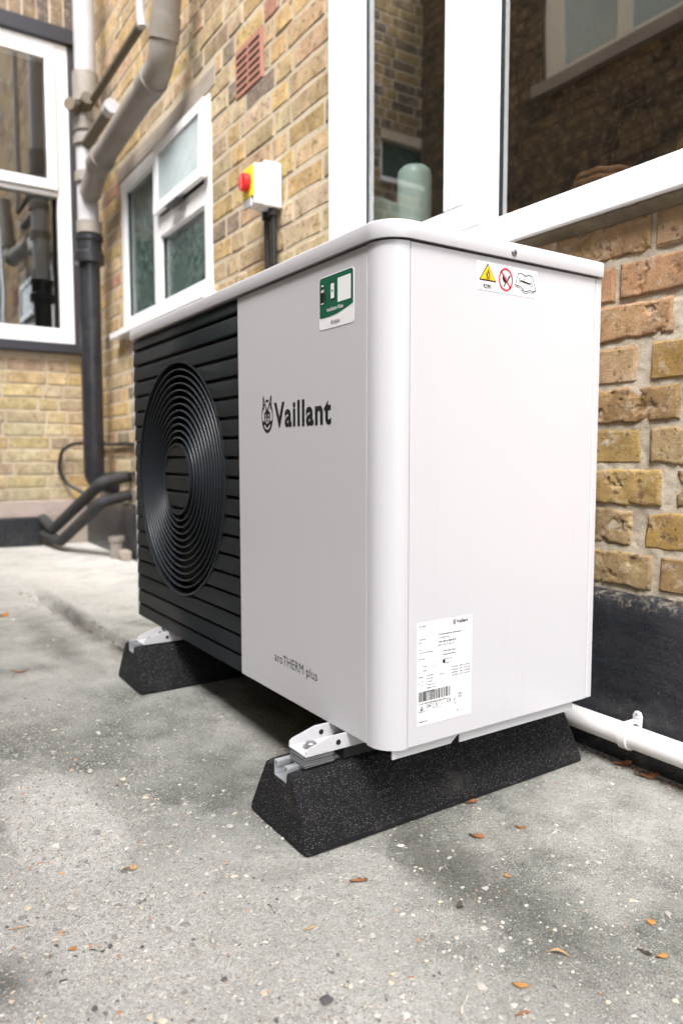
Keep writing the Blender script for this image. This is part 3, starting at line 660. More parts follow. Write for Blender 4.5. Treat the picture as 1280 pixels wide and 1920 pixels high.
for k in range(5):
    zz = 1.093+k*.017; rr = .075-.006*abs(k-1)
    cps = [(-.235+rr*math.cos(a*math.pi/14), .76+rr*math.sin(a*math.pi/14), zz+.002*math.sin(a*2)) for a in range(29)]
    b.add(*tube_geo(cps, .009, 8))
b.add(*lathe([(.065, 0), (.068, .05)], (-.235, .76, 1.086)))
o = b.build('wicker_basket', M['wicker'], smooth=True); tag(o, 'round brown wicker basket on the worktop behind the large window', 'basket')
b = MB(); b.add(*lathe([(.036, 0), (.038, .01), (.038, .11), (.030, .13), (.012, .16), (.012, .19), (.014, .195)], (-.09, .85, 1.086))); o = b.build('bottle', M['bottle'], auto=50); tag(o, 'dark bottle behind the large window, next to the basket', 'bottle')
b = MB(); rgp = random.Random(2)
for k in range(22):
    a = rgp.uniform(0, 6.28); l = rgp.uniform(.03, .07); e = rgp.uniform(.3, 1.3); c0 = Vector((-.36, .82, 1.13)); d = Vector((math.cos(a)*math.cos(e), math.sin(a)*math.cos(e), math.sin(e))); s_ = d.orthogonal().normalized()*.008
    p0 = c0+d*l*.3; p1 = c0+d*l; b.add([c0, p0-s_+d*.02, p1, p0+s_+d*.02], [(0, 1, 2, 3)])
b2 = b
pot = empty('pot_plant', 'small green pot plant in the lower left corner behind the large window', 'plant', (-.36, .82, 1.086))
b2.build('foliage', M['plant'], pot); b = MB(); b.add(*lathe([(.035, 0), (.045, .06), (.046, .065)], (-.36, .82, 1.0855))); b.build('pot', M['terracotta'], pot, auto=50)

# ------------------------------------------------------------------ pipes in the far corner
SX, SY = -3.25, .47
sp_ = empty('soil_pipe', 'tall vertical soil pipe in the corner, grey above and black below', 'pipe', (SX, SY, 0))
tube('lower_pipe', [(SX-.035, SY+.16, .40), (SX-.035, SY, .43), (SX-.02, SY, 1.62)], .056, M['castiron'], sp_, 16, .06)
b = MB(); b.add(*lathe([(.058, 1.585), (.078, 1.59), (.078, 1.64), (.066, 1.648), (.066, 1.70), (.074, 1.705), (.074, 1.73), (.058, 1.735)], (SX-.015, SY, 0))); b.build('collar', M['castiron'], sp_, auto=40)
tube('middle_pipe', [(SX-.015, SY, 1.735), (SX, SY, 2.52)], .055, M['palepipe'], sp_)
for (z0, z1, r_) in ((1.74, 1.80, .064), (2.0, 2.05, .066), (2.19, 2.23, .067), (2.26, 2.31, .065), (2.40, 2.55, .066)):
    b = MB(); b.add(*lathe([(.056, z0-.003), (r_, z0), (r_, z1), (.056, z1+.003)], (SX, SY, 0))); b.build('fitting', M['greypipe'], sp_, auto=40)
tube('upper_pipe', [(SX, SY, 2.553), (SX+.02, SY, 4.9)], .054, M['palepipe'], sp_)
b = MB(); b.add(*tube_geo([(SX, SY-.04, 2.36), (SX+.06, SY-.10, 2.36)], .032)); b.add(*tube_geo([(SX+.02, SY-.02, 2.37), (SX+.14, SY-.03, 2.375)], .03)); b.build('boss', M['darkpipe'], sp_, auto=40)
br = empty('branch_pipe', 'thick grimy grey branch pipe sloping down the wall into the soil pipe', 'pipe', (-2.1, .47, 2.1))
tube('pipe', [(-1.93, .47, 2.62), (-2.13, .47, 2.115), (-3.06, .47, 2.035), (-3.20, .465, 1.93)], .054, M['greypipe'], br, 20, .07)
for (p0, p1, r_) in (((-2.065, .47, 2.28), (-2.095, .47, 2.20), .060), ((-2.21, .47, 2.108), (-2.29, .47, 2.101), .061), ((-2.96, .47, 2.044), (-3.06, .47, 2.035), .063)):
    b = MB(); b.add(*tube_geo([p0, p1], r_, 20)); b.build('coupling', M['greypipe'], br, auto=40)
wp = empty('waste_pipe', 'thin dark waste pipe running to the soil pipe from a white upright', 'pipe', (-2.42, .5, 2.4))
tube('sloping_pipe', [(-2.42, .49, 2.415), (-3.2, .47, 2.372)], .02, M['darkpipe'], wp)
tube('upright_pipe', [(-2.405, .49, 2.40), (-2.42, .49, 2.46), (-2.42, .49, 4.2)], .019, M['palepipe'], wp, br=.02)
wp2 = empty('waste_pipe', 'short stub of waste pipe with a pale end just under the thin dark one', 'pipe', (-2.8, .5, 2.17))
tube('sloping_pipe', [(-2.80, .46, 2.205), (-3.22, .46, 2.19)], .028, M['darkpipe'], wp2)
b = MB(); b.add(*tube_geo([(-2.76, .46, 2.207), (-2.82, .46, 2.204)], .034)); b.build('end_cap', M['palepipe'], wp2, auto=40)
# insulated pipes, cable, gully pot
tube('insulated_pipe', [(-3.03, .575, .46), (-2.96, .42, .433), (-3.63, .32, .145), (-3.84, .305, .19)], .030, M['foam'], None, 16, .03)
tag(bpy.context.scene.objects['insulated_pipe'], 'upper of the two black insulated pipes sloping down in the far corner', 'pipe')
tag(tube('insulated_pipe', [(-3.03, .575, .36), (-2.96, .42, .335), (-3.50, .33, .085), (-3.84, .305, .10)], .030, M['foam'], None, 16, .03), 'lower of the two black insulated pipes sloping down in the far corner', 'pipe')
tag(tube('cable', [(-1.2, .57, .64), (-2.6, .575, .64), (-2.9, .575, .625), (-3.1, .575, .632), (-3.35, .57, .63), (-3.6, .56, .645), (-3.79, .48, .64), (-3.82, .42, .60), (-3.82, .40, .48), (-3.80, .44, .40), (-3.70, .54, .33)], .011, M['blackplastic'], None, 10, .05), 'black cable run along the wall and looped behind the soil pipe', 'cable')
tag(tube('cable', [(-1.2, .57, .48), (-2.6, .575, .485), (-2.85, .575, .472), (-3.0, .575, .478), (-3.3, .57, .47), (-3.5, .56, .462)], .010, M['blackplastic'], None, 10, .05), 'lower straight black cable run just above the black plinth', 'cable')
po = empty('gully_outlet', 'small grey pipe stub standing on the concrete near the far corner', 'pipe', (-3.05, .515, .03))
b = MB(); b.add(*lathe([(.034, 0), (.036, .02), (.036, .09), (.044, .092), (.044, .115), (.036, .118)], (-3.05, .515, .027))); b.build('stub', M['greypipe'], po, auto=40)
b = MB(); V, Fc = brick_geo(.09, .05, random.Random(1), 4, 3, .008, seed=3, dep=.05); b.add([(-2.96+p[0], .50-p[2], .052+p[1]) for p in V], Fc); tag(b.build('stone', M['concrete'], None, smooth=True), 'loose stone beside the small grey pipe stub', 'stone')

# ------------------------------------------------------------------ isolator switch
iso = empty('isolator_switch', 'white isolator box with red and yellow rotary knob on the brick wall', 'switch', (-1.39, YB, 1.37))
MB().box(-1.432, -1.352, .523, YB-.003, 1.375, 1.517).build('box', M['switchbox'], iso, bevel=.006, seg=3)
MB().box(-1.428, -1.358, .4905, .5225, 1.378, 1.505).build('cover', M['switchbox'], iso, bevel=.005, seg=3)
b = MB(); b.box(-1.436, -1.362, .484, .490, 1.402, 1.498); b.build('yellow_plate', M['ylw'], iso, bevel=.004)
V, Fc = lathe([(.0285, 0), (.0285, .016), (.027, .019), (.024, .020)], (0, 0, 0)); kn = MB(); kn.add([(-1.399+p[0], .4838-p[2], 1.450+p[1]) for p in V], Fc); kn = kn.build('knob', M['red'], iso, auto=40)
MB().box(-1.404, -1.394, .4585, .4635, 1.426, 1.474).build('knob_grip', M['red'], kn, bevel=.003)
MB().box(-1.43, -1.375, .484, .4902, 1.370, 1.40).build('grey_tab', plain('mid_grey_tab', (.42, .40, .42), .2), iso, bevel=.004)  # small opaque grey piece below the yellow plate
for x in (-1.417, -1.372):
    c_ = tube('conduit', [(x, .562, 1.374), (x-.004, .566, 1.30), (x+.002, .566, 1.12)], .0095, M['blackplastic'], iso)
    b = MB(); b.add(*tube_geo([(x, .562, 1.3745), (x, .562, 1.352)], .0165, 6)); b.build('gland', M['blackplastic'], iso)
MB().box(-1.44, -1.35, .545, YB-.003, 1.08, 1.165).build('junction_box', M['blackplastic'], iso, bevel=.004)

# ------------------------------------------------------------------ white waste pipe along the plinth
cp = empty('condensate_pipe', 'white plastic pipe clipped low along the black plinth', 'pipe', (.02, .53, .06))
tube('pipe', [(-1.3, .532, .072), (.6, .532, .064)], .0208, M['whitepipe'], cp, 28)
V = []; Fc = []; n = 28
for k in range(n):
    a = 2*math.pi*k/n
    for (dx, r_) in ((-.0085, .0205), (-.0085, .0243), (.0085, .0243), (.0085, .0205)): V.append((.019+dx, .532+r_*math.cos(a), .066+r_*math.sin(a)))
for k in range(n):
    for j in range(4): Fc.append((k*4+j, k*4+(j+1) % 4, ((k+1) % n)*4+(j+1) % 4, ((k+1) % n)*4+j))
b = MB(); b.add(V, Fc); cl = b.build('pipe_clip', M['whitepipe'], cp, auto=40)
b = MB(); b.add(*prism([(-.0085, .0), (.0085, 0), (.0095, .024), (.006, .031), (0, .033), (-.006, .031), (-.0095, .024)], lambda u, v_, d: (.019+u, .5605-d, .074+v_), 0, .004)); b.box(.0105, .0275, .532, .5605, .0795, .0905)
b.build('clip_lug', M['whitepipe'], cl, bevel=.001)
V, Fc = lathe([(.0052, 0), (.0048, .0022), (.003, .003)], (0, 0, 0), 14); b = MB(); b.add([(.019+p[0], .5563-p[2], .0985+p[1]) for p in V], Fc); b.build('clip_screw', M['zinc'], cl, auto=40)

# ------------------------------------------------------------------ rubber feet with strut rail
def rubber_foot(cx, y0, zb, label):
    t = empty('rubber_foot', label, 'support foot', (cx, y0+.3, zb), 'rubber block feet under the heat pump')
    # cross-section (x, z), with the channel on top
    P = [(-.090, 0), (.090, 0), (.089, .012), (.050, .086), (.046, .096), (.038, .101), (.0225, .102), (.0215, .080), (-.0215, .080), (-.0225, .102), (-.038, .101), (-.046, .096), (-.050, .086), (-.089, .012)]
    nn = len(P); ys = [0, .004, .012, .03]+[.03+.54*i/40 for i in range(1, 40)]+[.57, .588, .596, .60]
    b = MB()
    for yy in ys:
        e = min(yy, .6-yy); sh = 1-.035*math.exp(-e/.004); tp = math.exp(-e/.02)
        for (x, z) in P:
            slope = .006*(z/.1)*(1 if yy < .3 else -1) if e < .031 else 0
            wob = .0010*noise.fractal(Vector((x*30+cx*5, yy*30, z*30)), .8, 2, 3)
            b.v.append((cx+x*sh+wob, y0+yy+(slope if e < .012 else slope*(.031-e)/.019 if e < .031 else 0), zb+z*(1-.03*tp*(z > .09))+wob*.5))
    for i in range(len(ys)-1):
        for j in range(nn): b.f.append((i*nn+j, (i+1)*nn+j, (i+1)*nn+(j+1) % nn, i*nn+(j+1) % nn))
    b.f.append(tuple(range(nn))); b.f.append(tuple((len(ys)-1)*nn+j for j in range(nn))[::-1])
    b.build('rubber_block', M['rubber'], t, bevel=.0045, seg=3)
    r = MB(); ya, yb = y0+.009, y0+.59; w2 = .0205; th = .0022
    r.box(cx-w2, cx+w2, ya, yb, zb+.0803, zb+.0803+th)
    for s_ in (-1, 1):
        a, c2 = sorted((cx+s_*w2, cx+s_*(w2-th))); r.box(a, c2, ya, yb, zb+.0827, zb+.1035)
        a, c2 = sorted((cx+s_*w2, cx+s_*(w2-.0105))); r.box(a, c2, ya, yb, zb+.1037, zb+.1055)
        a, c2 = sorted((cx+s_*(w2-.0085), cx+s_*(w2-.0105))); r.box(a, c2, ya, yb, zb+.0975, zb+.1035)
    r.build('strut_rail', M['zinc'], t, bevel=.0006, seg=1)
    return t
RFX, LFX = -.143, -.915
rfoot = rubber_foot(RFX, -.100, .0, 'black granulated rubber foot nearest the camera, with a stack of shims on it')
lfoot = rubber_foot(LFX, -.085, .018, 'black granulated rubber foot at the far end, under the fan grille')
for k in range(8):
    rg_ = random.Random(k); a = rg_.uniform(-.04, .04); z = .1057+k*.0023
    ca, sa = math.cos(a), math.sin(a); cxx, cyy = RFX+.015+rg_.uniform(-.002, .002), -.045+rg_.uniform(-.002, .002)
    V, Fc = prism([(-.021, -.026), (.021, -.026), (.021, .026), (-.021, .026)], lambda u, v_, d: (cxx+u*ca-v_*sa, cyy+u*sa+v_*ca, z+d), 0, .0015)
    b = MB(); b.add(V, [f_[::-1] for f_ in Fc]); b.build('shim_plate', M['steel'], rfoot)
b = MB()
b.box(RFX-.006, RFX+.036, .0, .45, .1045, .1235)  # packing under the bracket out of sight
b.build('packer', M['black'], rfoot)

# ------------------------------------------------------------------ the heat pump
B0, HL = .148, .8664           # base and lid underside heights
HW, HD = 1.1, .45
hp = empty('heat_pump', 'white outdoor heat pump unit with dark slatted fan grille, standing on rubber feet', 'heat pump', (-.55, .225, B0))
def arc(cx, cy, r_, a0, a1, n): return [(cx+r_*math.cos(rad(a0+(a1-a0)*i/n)), cy+r_*math.sin(rad(a0+(a1-a0)*i/n))) for i in range(n+1)]
def extr(poly, z0, z1):
    n = len(poly); return [(x, y, z0) for x, y in poly]+[(x, y, z1) for x, y in poly], [tuple(range(n))[::-1], tuple(range(n, 2*n))]+[(i, (i+1) % n, (i+1) % n+n, i+n) for i in range(n)]
RC = .0385
# corner panel (rounded), seams at x=-.0462 and y=.0396
outer = [(-.0455, 0)]+arc(-.001-RC, RC, RC, -90, 0, 14)[0:]+[(-.001, .0390)]
outer = [(-.0455, 0.0)]+[(x+.001, y) for x, y in arc(-.001-RC, RC, RC, -90, 0, 16)]+[(0.0, .0390)]
inner = [(-.012, .0390), (-.014, .034)]+[(x, y) for x, y in arc(-RC, RC, RC-.012, 0, -90, 10)]+[(-.0455, .012)]
b = MB(); b.add(*extr(outer+inner, B0-.001, HL-.0015)); b.build('corner_panel', M['casing'], hp, auto=30)
b = MB(); b.box(-.4662, -.0473, 0, .012, B0, HL-.0015); fp = b.build('front_panel', M['casing'], hp, bevel=.0012, seg=2)
b = MB(); b.box(-.012, 0, .0405, .4335, B0+.0, HL-.0015); sidep = b.build('side_panel', M['casing'], hp, bevel=.0012, seg=2)
b = MB(); b.box(-.012, 0, .4355, .45, B0, HL-.0015); b.box(-1.10, -.0125, .438, .45, B0, HL-.0015); b.build('rear_panel', M['casing'], hp, bevel=.0025, seg=3)
b = MB(); b.box(-1.10, -1.0915, 0.001, .437, B0, HL-.0015); b.build('end_panel', M['casing'], hp, bevel=.002, seg=2)
b = MB(); b.box(-1.0905, -.0135, .0135, .4375, B0+.001, B0+.012); b.build('base_pan', M['slate'], hp)
b = MB(); b.box(-1.090, -.0135, .085, .0875, B0+.013, HL-.001); b.box(-.4675, -.0135, .0135, .016, B0+.013, HL-.001); b.box(-1.090, -.0135, .0885, .437, HL-.004, HL-.002); b.box(-.4695, -.468, .0105, .0848, B0+.013, HL-.001); b.box(-.0150, -.0135, .0165, .437, B0+.013, HL-.0045)
b.build('inner_bulkhead', M['black'], hp)
# bottom rails under the side
b = MB()
for (y0, y1, z0, z1) in ((.020, .134, .1315, .1465), (.150, .412, .1295, .1455)):
    b.box(-.013, -.010, y0, y1, z0, z1)
b.add(*prism([(.134, .1315), (.150, .143), (.150, .1465), (.134, .1465)], lambda u, v_, d: (-.0125+d, u, v_), 0, .001))
b.build('bottom_rail', M['bracket'], hp, bevel=.0006, seg=1)
# lid
lo = arc(-.044+.0065, .040-.0065+.0, .044, -90, 0, 16); lo = arc(.0065-.046, -.0065+.046, .046, -90, 0, 18)+arc(.0065-.010,   .4525-.010, .010, 0, 90, 6)+arc(-1.1065+.012, .4525-.012, .012, 90, 180, 6)+arc(-1.1065+.012, -.0065+.012, .012, 180, 270, 6)
n = len(lo); cx_, cy_ = -.55, .225
def shrink(poly, d):
    out = []
    for i, p in enumerate(poly):
        a, c2 = Vector(poly[i-1]), Vector(poly[(i+1) % len(poly)]); t = (c2-a).normalized(); nrm = Vector((t.y, -t.x)); out.append((p[0]-nrm.x*d, p[1]-nrm.y*d))
    return out
b = MB(); rings = []
for (d, z) in ((.0025, HL+.0015), (.0006, HL+.0003), (0, HL+.0015), (0, HL+.0215), (.0005, HL+.0230), (.0015, HL+.0243), (.0032, HL+.0252), (.008, HL+.0258), (.03, HL+.0268)):
    rings.append(len(b.v)); b.v += [(x, y, z) for x, y in shrink(lo, d)]
for k in range(len(rings)-1):
    for i in range(n): b.f.append((rings[k]+i, rings[k]+(i+1) % n, rings[k+1]+(i+1) % n, rings[k+1]+i))
b.f.append(tuple(rings[-1]+i for i in range(n))); b.f.append(tuple(rings[0]+i for i in range(n))[::-1])
lid = b.build('lid', M['casing'], hp, auto=60)
V, Fc = lathe([(.0052, 0), (.0052, .0008), (.0042, .0024), (.0022, .003), (.0016, .0012)], (0, 0, 0), 18); b = MB(); b.add([(.0066+p[2], .233+p[0], .8757+p[1]) for p in V], Fc); b.build('screw', plain('steel_screw', (.30, .30, .31), .3, metal=.9), lid, auto=30)

# ---- slatted grille
FC = (-.794, .517); FR = .266; GX0, GX1 = -1.0905, -.4685
def cyl(r_, y0, y1, n=96):
    b = MB(); b.add([(FC[0]+r_*math.cos(2*math.pi*k/n), y, FC[1]+r_*math.sin(2*math.pi*k/n)) for y in (y0, y1) for k in range(n)], [tuple(range(n)), tuple(range(2*n-1, n-1, -1))]+[(k, k+n, (k+1) % n+n, (k+1) % n) for k in range(n)])
    o = b.build('cutter', None); bm = bmesh.new(); bm.from_mesh(o.data); bmesh.ops.recalc_face_normals(bm, faces=bm.faces); bm.to_mesh(o.data); bm.free(); return o
cutter = cyl(FR, -.1, .2); hubc = cyl(.079, -.1, .2, 48)
def slat_geo(z0, z1, x0, x1):
    # profile: (y, z); gently leaning face, soft top edge that catches the light
    h = z1-z0; P = [(.010, z0), (.0005, z0+.0001), (-.0008, z0+.0012), (-.0006, z0+.004), (.0012, z1-.0045), (.0022, z1-.0022), (.0042, z1-.0004), (.010, z1)]
    if x0 < x1: return [(x, y, z) for x in (x0, x1) for y, z in P], [tuple(range(8)), tuple(range(15, 7, -1))]+[(i, i+8, (i+1) % 8+8, (i+1) % 8) for i in range(8)]
def fixn(o):
    bm = bmesh.new(); bm.from_mesh(o.data); bmesh.ops.recalc_face_normals(bm, faces=bm.faces); bm.to_mesh(o.data); bm.free()
def boolean(o, c_, op):
    m = o.modifiers.new('b', 'BOOLEAN'); m.operation = op; m.object = c_; m.solver = 'EXACT'
    dg = bpy.context.evaluated_depsgraph_get(); me = bpy.data.meshes.new_from_object(o.evaluated_get(dg)); o.modifiers.clear(); o.data = me
    me.set_sharp_from_angle(angle=rad(30)); 
def split_loose(o):
    import bmesh as _b
    me = o.data; n = len(me.vertices); par = list(range(n))
    def fd(a):
        while par[a] != a: par[a] = par[par[a]]; a = par[a]
        return a
    for e in me.edges: par[fd(e.vertices[0])] = fd(e.vertices[1])
    roots = sorted({fd(i) for i in range(n)})
    if len(roots) < 2: return
    for r_ in roots:
        bm = _b.new(); bm.from_mesh(me); bm.verts.ensure_lookup_table(); _b.ops.delete(bm, geom=[v_ for v_ in bm.verts if fd(v_.index) != r_], context='VERTS')
        m2 = bpy.data.meshes.new(me.name); bm.to_mesh(m2); bm.free()
        for k in me.materials:
            if not len(m2.materials): m2.materials.append(k)
        q = o.copy(); q.data = m2; S.collection.objects.link(q)
        m2.set_sharp_from_angle(angle=rad(30))
    bpy.data.objects.remove(o)
SP = .03855; z = HL-.003; slat_list = []; first = True
ztops = [HL-.003]
zt = HL-.0265
edges = [(HL-.0265+.0, HL-.003)]
while zt-.0055 > B0+.004:
    z1_ = zt-.0052; z0_ = max(z1_-(SP-.0052), B0+.001); edges.append((z0_, z1_)); zt = z0_
hub = None
for (a, c2) in edges:
    V, Fc = slat_geo(a, c2, GX0, GX1); b = MB(); b.add(V, Fc); o = b.build('slat', M['slate'], hp); fixn(o); o.data.polygons.foreach_set('use_smooth', [True]*len(o.data.polygons))
    if c2 > FC[1]-FR and a < FC[1]+FR: boolean(o, cutter, 'DIFFERENCE'); split_loose(o)
hub = MB().box(FC[0]-.004, FC[0]+.004, .022, .028, FC[1]-.004, FC[1]+.004).build('hub', M['slate'], hp)
for (a, c2) in edges:
    if c2 > FC[1]-.079 and a < FC[1]+.079:
        V, Fc = slat_geo(a, c2, FC[0]-.09, FC[0]+.09); b = MB(); b.add(V, Fc); o = b.build('hub_slat', M['slate'], hub); fixn(o); o.data.polygons.foreach_set('use_smooth', [True]*len(o.data.polygons)); boolean(o, hubc, 'INTERSECT')
# dark plate behind the slats (with the fan opening) and behind the hub
def annulus(r0, r1, y0, y1, n=96):
    V = []; Fc = []
    for k in range(n):
        a = 2*math.pi*k/n; c_, s_ = math.cos(a), math.sin(a)
        for (r_, y) in ((r0, y0), (r1, y0), (r1, y1), (r0, y1)): V.append((FC[0]+r_*c_, y, FC[1]+r_*s_))
    for k in range(n):
        q = (k+1) % n
        for j in range(4): Fc.append((k*4+j, k*4+(j+1) % 4, q*4+(j+1) % 4, q*4+j))
    return V, Fc
b = MB().box(GX0, GX1, .0104, .0125, B0+.002, HL-.002); bp = b.build('grille_back', M['black'], hp); fixn(bp); boolean(bp, cutter, 'DIFFERENCE')
V, Fc = annulus(.002, .078, .0104, .0125); b = MB(); b.add(V, Fc); b.build('hub_back', M['black'], hub)
for c_ in (cutter, hubc): bpy.data.objects.remove(c_)
b = MB(); b.add(*annulus(FR-.0042, FR-.0002, -.0015, .030, 128)); b.build('grille_rim', M['slate_gloss'], hp, auto=40)
b = MB(); b.add(*annulus(.0775, .0815, -.0015, .020, 72)); b.build('hub_rim', M['slate_gloss'], hp, auto=40)
PR = (FR-.0035-.0795)/12
for k in range(1, 12):
    r_ = .0795+PR*k; n = 120; V = []; Fc = []
    dish = .0035*math.sin(math.pi*k/12)
    prof = [(-.0012, .0105), (-.0017, .0026), (-.0011, .0006), (0, 0), (.0011, .0006), (.0017, .0026), (.0012, .0105)]
    for i in range(n):
        a = 2*math.pi*i/n
        for (dr, dy) in prof: V.append((FC[0]+(r_+dr)*math.cos(a), dish+dy, FC[1]+(r_+dr)*math.sin(a)))
    m_ = len(prof)
    for i in range(n):
        q = (i+1) % n
        for j in range(m_): Fc.append((i*m_+j, i*m_+(j+1) % m_, q*m_+(j+1) % m_, q*m_+j))
    b = MB(); b.add(V, Fc); o = b.build('grille_ring', M['slate_gloss'], hp, auto=45); fixn(o)
b = MB()
for k in range(8):
    a = rad(22.5+45*k); c_, s_ = math.cos(a), math.sin(a); t_ = Vector((-s_, 0, c_))*.002; p0 = Vector((FC[0]+.075*c_, .0165, FC[1]+.075*s_)); p1 = Vector((FC[0]+.264*c_, .0165, FC[1]+.264*s_)); d = Vector((0, .012, 0))
    b.add([p0-t_, p1-t_, p1+t_, p0+t_, p0-t_+d, p1-t_+d, p1+t_+d, p0+t_+d], [(0, 1, 2, 3), (4, 7, 6, 5), (0, 4, 5, 1), (2, 6, 7, 3)])
b.build('grille_spokes', M['slate'], hp)
for k in range(3):
    b = MB(); V = []; Fc = []
    for i in range(13):
        for j in range(9):
            r_ = .07+.18*j/8; a = rad(120*k)+rad(75)*i/12*(1-.2*j/8); V.append((FC[0]+r_*math.cos(a), .045+.022*(i/12-.5)*2*(.5+.5*j/8), FC[1]+r_*math.sin(a)))
    Fc = [(i*9+j, i*9+j+1, (i+1)*9+j+1, (i+1)*9+j) for i in range(12) for j in range(8)]
    b.add(V, Fc); b.build('fan_blade', M['blackplastic'], hp, smooth=True)

# ---- foot brackets
def bracket(cx, y0, zb):
    t = MB(); w2 = .026; L = .40
    t.box(cx-w2, cx+w2, y0, y0+L, zb, zb+.0022)
    br_ = t.build('foot_bracket', M['bracket'], hp, bevel=.0005, seg=1)
    for s_ in (-1, 1):
        hz_ = [(y0+.082, zb+.0125)]
        P = [(y0+.001, zb+.0023), (y0+.001, zb+.009), (y0+.006, zb+.0125), (y0+.046, B0+.0)] + [(y0+.13, B0), (y0+.13, zb+.0023)]
        x = cx+s_*w2; d0, d1 = (x-.0022, x) if s_ > 0 else (x, x+.0022)
        b = MB(); b.add(*prism(P, lambda u, v_, d: (d, u, v_), d0, d1)); b.build('flange', M['bracket'], br_, bevel=.0004, seg=1)
        V, Fc = lathe([(.0042, 0), (.0042, .0034)], (0, 0, 0), 20); b = MB(); b.add([(d0-.0006+p[2], y0+.058+p[0], zb+.0115+p[1]) for p in V], Fc); b.build('bolt_hole', M['black'], br_)
    b = MB(); b.add(*lathe([(.0125, 0), (.0128, .0006), (.0125, .0018), (.0085, .0022), (.0082, .006), (.0070, .0072)], (cx-.002, y0+.026, zb+.0023), 28)); bo = b.build('bolt', M['steel'], br_, auto=35)
    return br_
bracket(RFX+.0165, -.072, .1243)
bracket(LFX+.0165, -.060, .1223)

# ---- print and stickers
PF = lambda y: (lambda u, v_, d: (u, y-d, v_))         # on the front (facing -y)
PS = lambda x: (lambda u, v_, d: (x+d, u, v_))         # on the side (facing +x): u = y
def text_geo(s, u0, u1, v0, v1, bold=0, sp=1.0, fit='both', height=None, align='L'):
    cu = bpy.data.curves.new('t', 'FONT'); cu.body = s; cu.size = 1; cu.offset = bold; cu.resolution_u = 4; cu.space_character = sp
    o = bpy.data.objects.new('t', cu); S.collection.objects.link(o); dg = bpy.context.evaluated_depsgraph_get(); me = bpy.data.meshes.new_from_object(o.evaluated_get(dg))
    P = np.array([tuple(v_.co[:2]) for v_ in me.vertices]); Fc = [tuple(p.vertices) for p in me.polygons]
    bpy.data.objects.remove(o); bpy.data.curves.remove(cu); bpy.data.meshes.remove(me)
    mn, mx = P.min(0), P.max(0); P = (P-mn)/(mx-mn); return np.array([[u0+(u1-u0)*p[0], v0+(v1-v0)*p[1]] for p in P]), Fc
class Pr:
    def __init__(s, place): s.pl = place; s.b = MB()
    def poly(s, pts, d=0): n = len(pts); s.b.add([s.pl(u, v_, d) for u, v_ in pts], [tuple(range(n))]); return s
    def rect(s, u0, u1, v0, v1, d=0): return s.poly([(u0, v0), (u1, v0), (u1, v1), (u0, v1)], d)
    def strip(s, pts, w_, d=0, w2=None):
        for i in range(len(pts)-1):
            a, c2 = Vector(pts[i]), Vector(pts[i+1]); t = (c2-a).normalized() if (c2-a).length > 0 else Vector((1, 0)); nn_ = Vector((-t.y, t.x))*w_/2; e = t*w_*.3
            s.poly([tuple(a-nn_-e), tuple(c2-nn_+e), tuple(c2+nn_+e), tuple(a+nn_-e)], d+i*1e-7)
        return s
    def ring(s, cu, cv, ru, rv, t, a0=0, a1=360, d=0, n=40, t2=None):
        for i in range(n):
            q = []
            for k, (a, tt) in enumerate(((i, 0), (i, 1), (i+1, 1), (i+1, 0))):
                an = rad(a0+(a1-a0)*a/n); th = t if t2 is None else t+(t2-t)*abs(math.sin(an)); q.append((cu+(ru-th*tt)*math.cos(an), cv+(rv-th*tt)*math.sin(an)))
            s.poly(q, d)
        return s
    def text(s, tx, u0, u1, v0, v1, bold=0, d=0, sp=1.0):
        P, Fc = text_geo(tx, u0, u1, v0, v1, bold, sp); s.b.add([s.pl(p[0], p[1], d) for p in P], Fc); return s
    def build(s, name, m, parent): return s.b.build(name, m, parent)
def rrect(u0, u1, v0, v1, r_):
    return arc(u1-r_, v0+r_, r_, -90, 0, 5)+arc(u1-r_, v1-r_, r_, 0, 90, 5)+arc(u0+r_, v1-r_, r_, 90, 180, 5)+arc(u0+r_, v0+r_, r_, 180, 270, 5)
def emblem(p, u0, v0, w_, h):
    U = lambda x: u0+w_*x; V_ = lambda y: v0+h*y; q = lambda L: [(U(a), V_(c2)) for a, c2 in L]; lw_ = w_*.06
    p.ring(U(.5), V_(.5), w_*.5, h*.5, w_*.045, -235, 55, t2=w_*.13, n=48); p.ring(U(.5), V_(.5), w_*.5, h*.5, w_*.09, 74, 106, n=8)
    for s_ in (0, 1):
        m_ = (lambda L: [(1-a, c2) for a, c2 in L]) if s_ else (lambda L: L)
        p.strip(q(m_([(.16, 1.10), (.11, .93), (.16, .80), (.22, .72)])), lw_); p.strip(q(m_([(.16, 1.10), (.28, .88), (.44, .70)])), lw_*1.3)
        p.strip(q(m_([(.27, .60), (.28, .46), (.33, .36), (.37, .24), (.5, .17)])), lw_*1.2)
        p.poly(q(m_([(.33, .47), (.37, .53), (.42, .47), (.37, .43)])))
        for (a, c2, e) in ((.10, .34, .345), (.12, .29, .31), (.15, .245, .28)): p.strip(q(m_([(a, c2), (.33, e)])), lw_*.7)
    p.poly(q([(.36, .66), (.42, .71), (.58, .71), (.64, .66), (.73, .60), (.74, .52), (.64, .585), (.585, .56), (.555, .45), (.54, .32), (.5, .27), (.46, .32), (.445, .45), (.415, .56), (.36, .585), (.26, .52), (.27, .60)]))
    p.strip(q([(.5, .27), (.5, .2)]), lw_); p.strip(q([(.41, .27), (.5, .235), (.59, .27)]), lw_)
# front lettering
p = Pr(PF(-.0004)); emblem(p, -.3705, .611, .0425, .058); p.text('Vaillant', -.3235, -.140, .6185, .662, .030, sp=1.11); lg = p.build('logo', M['ink'], fp)
p = Pr(PF(-.0004)); p.text('aroTHERM plus', -.329, -.184, .2005, .2225, -.003, sp=1.06); p.build('model_lettering', M['ink'], fp)
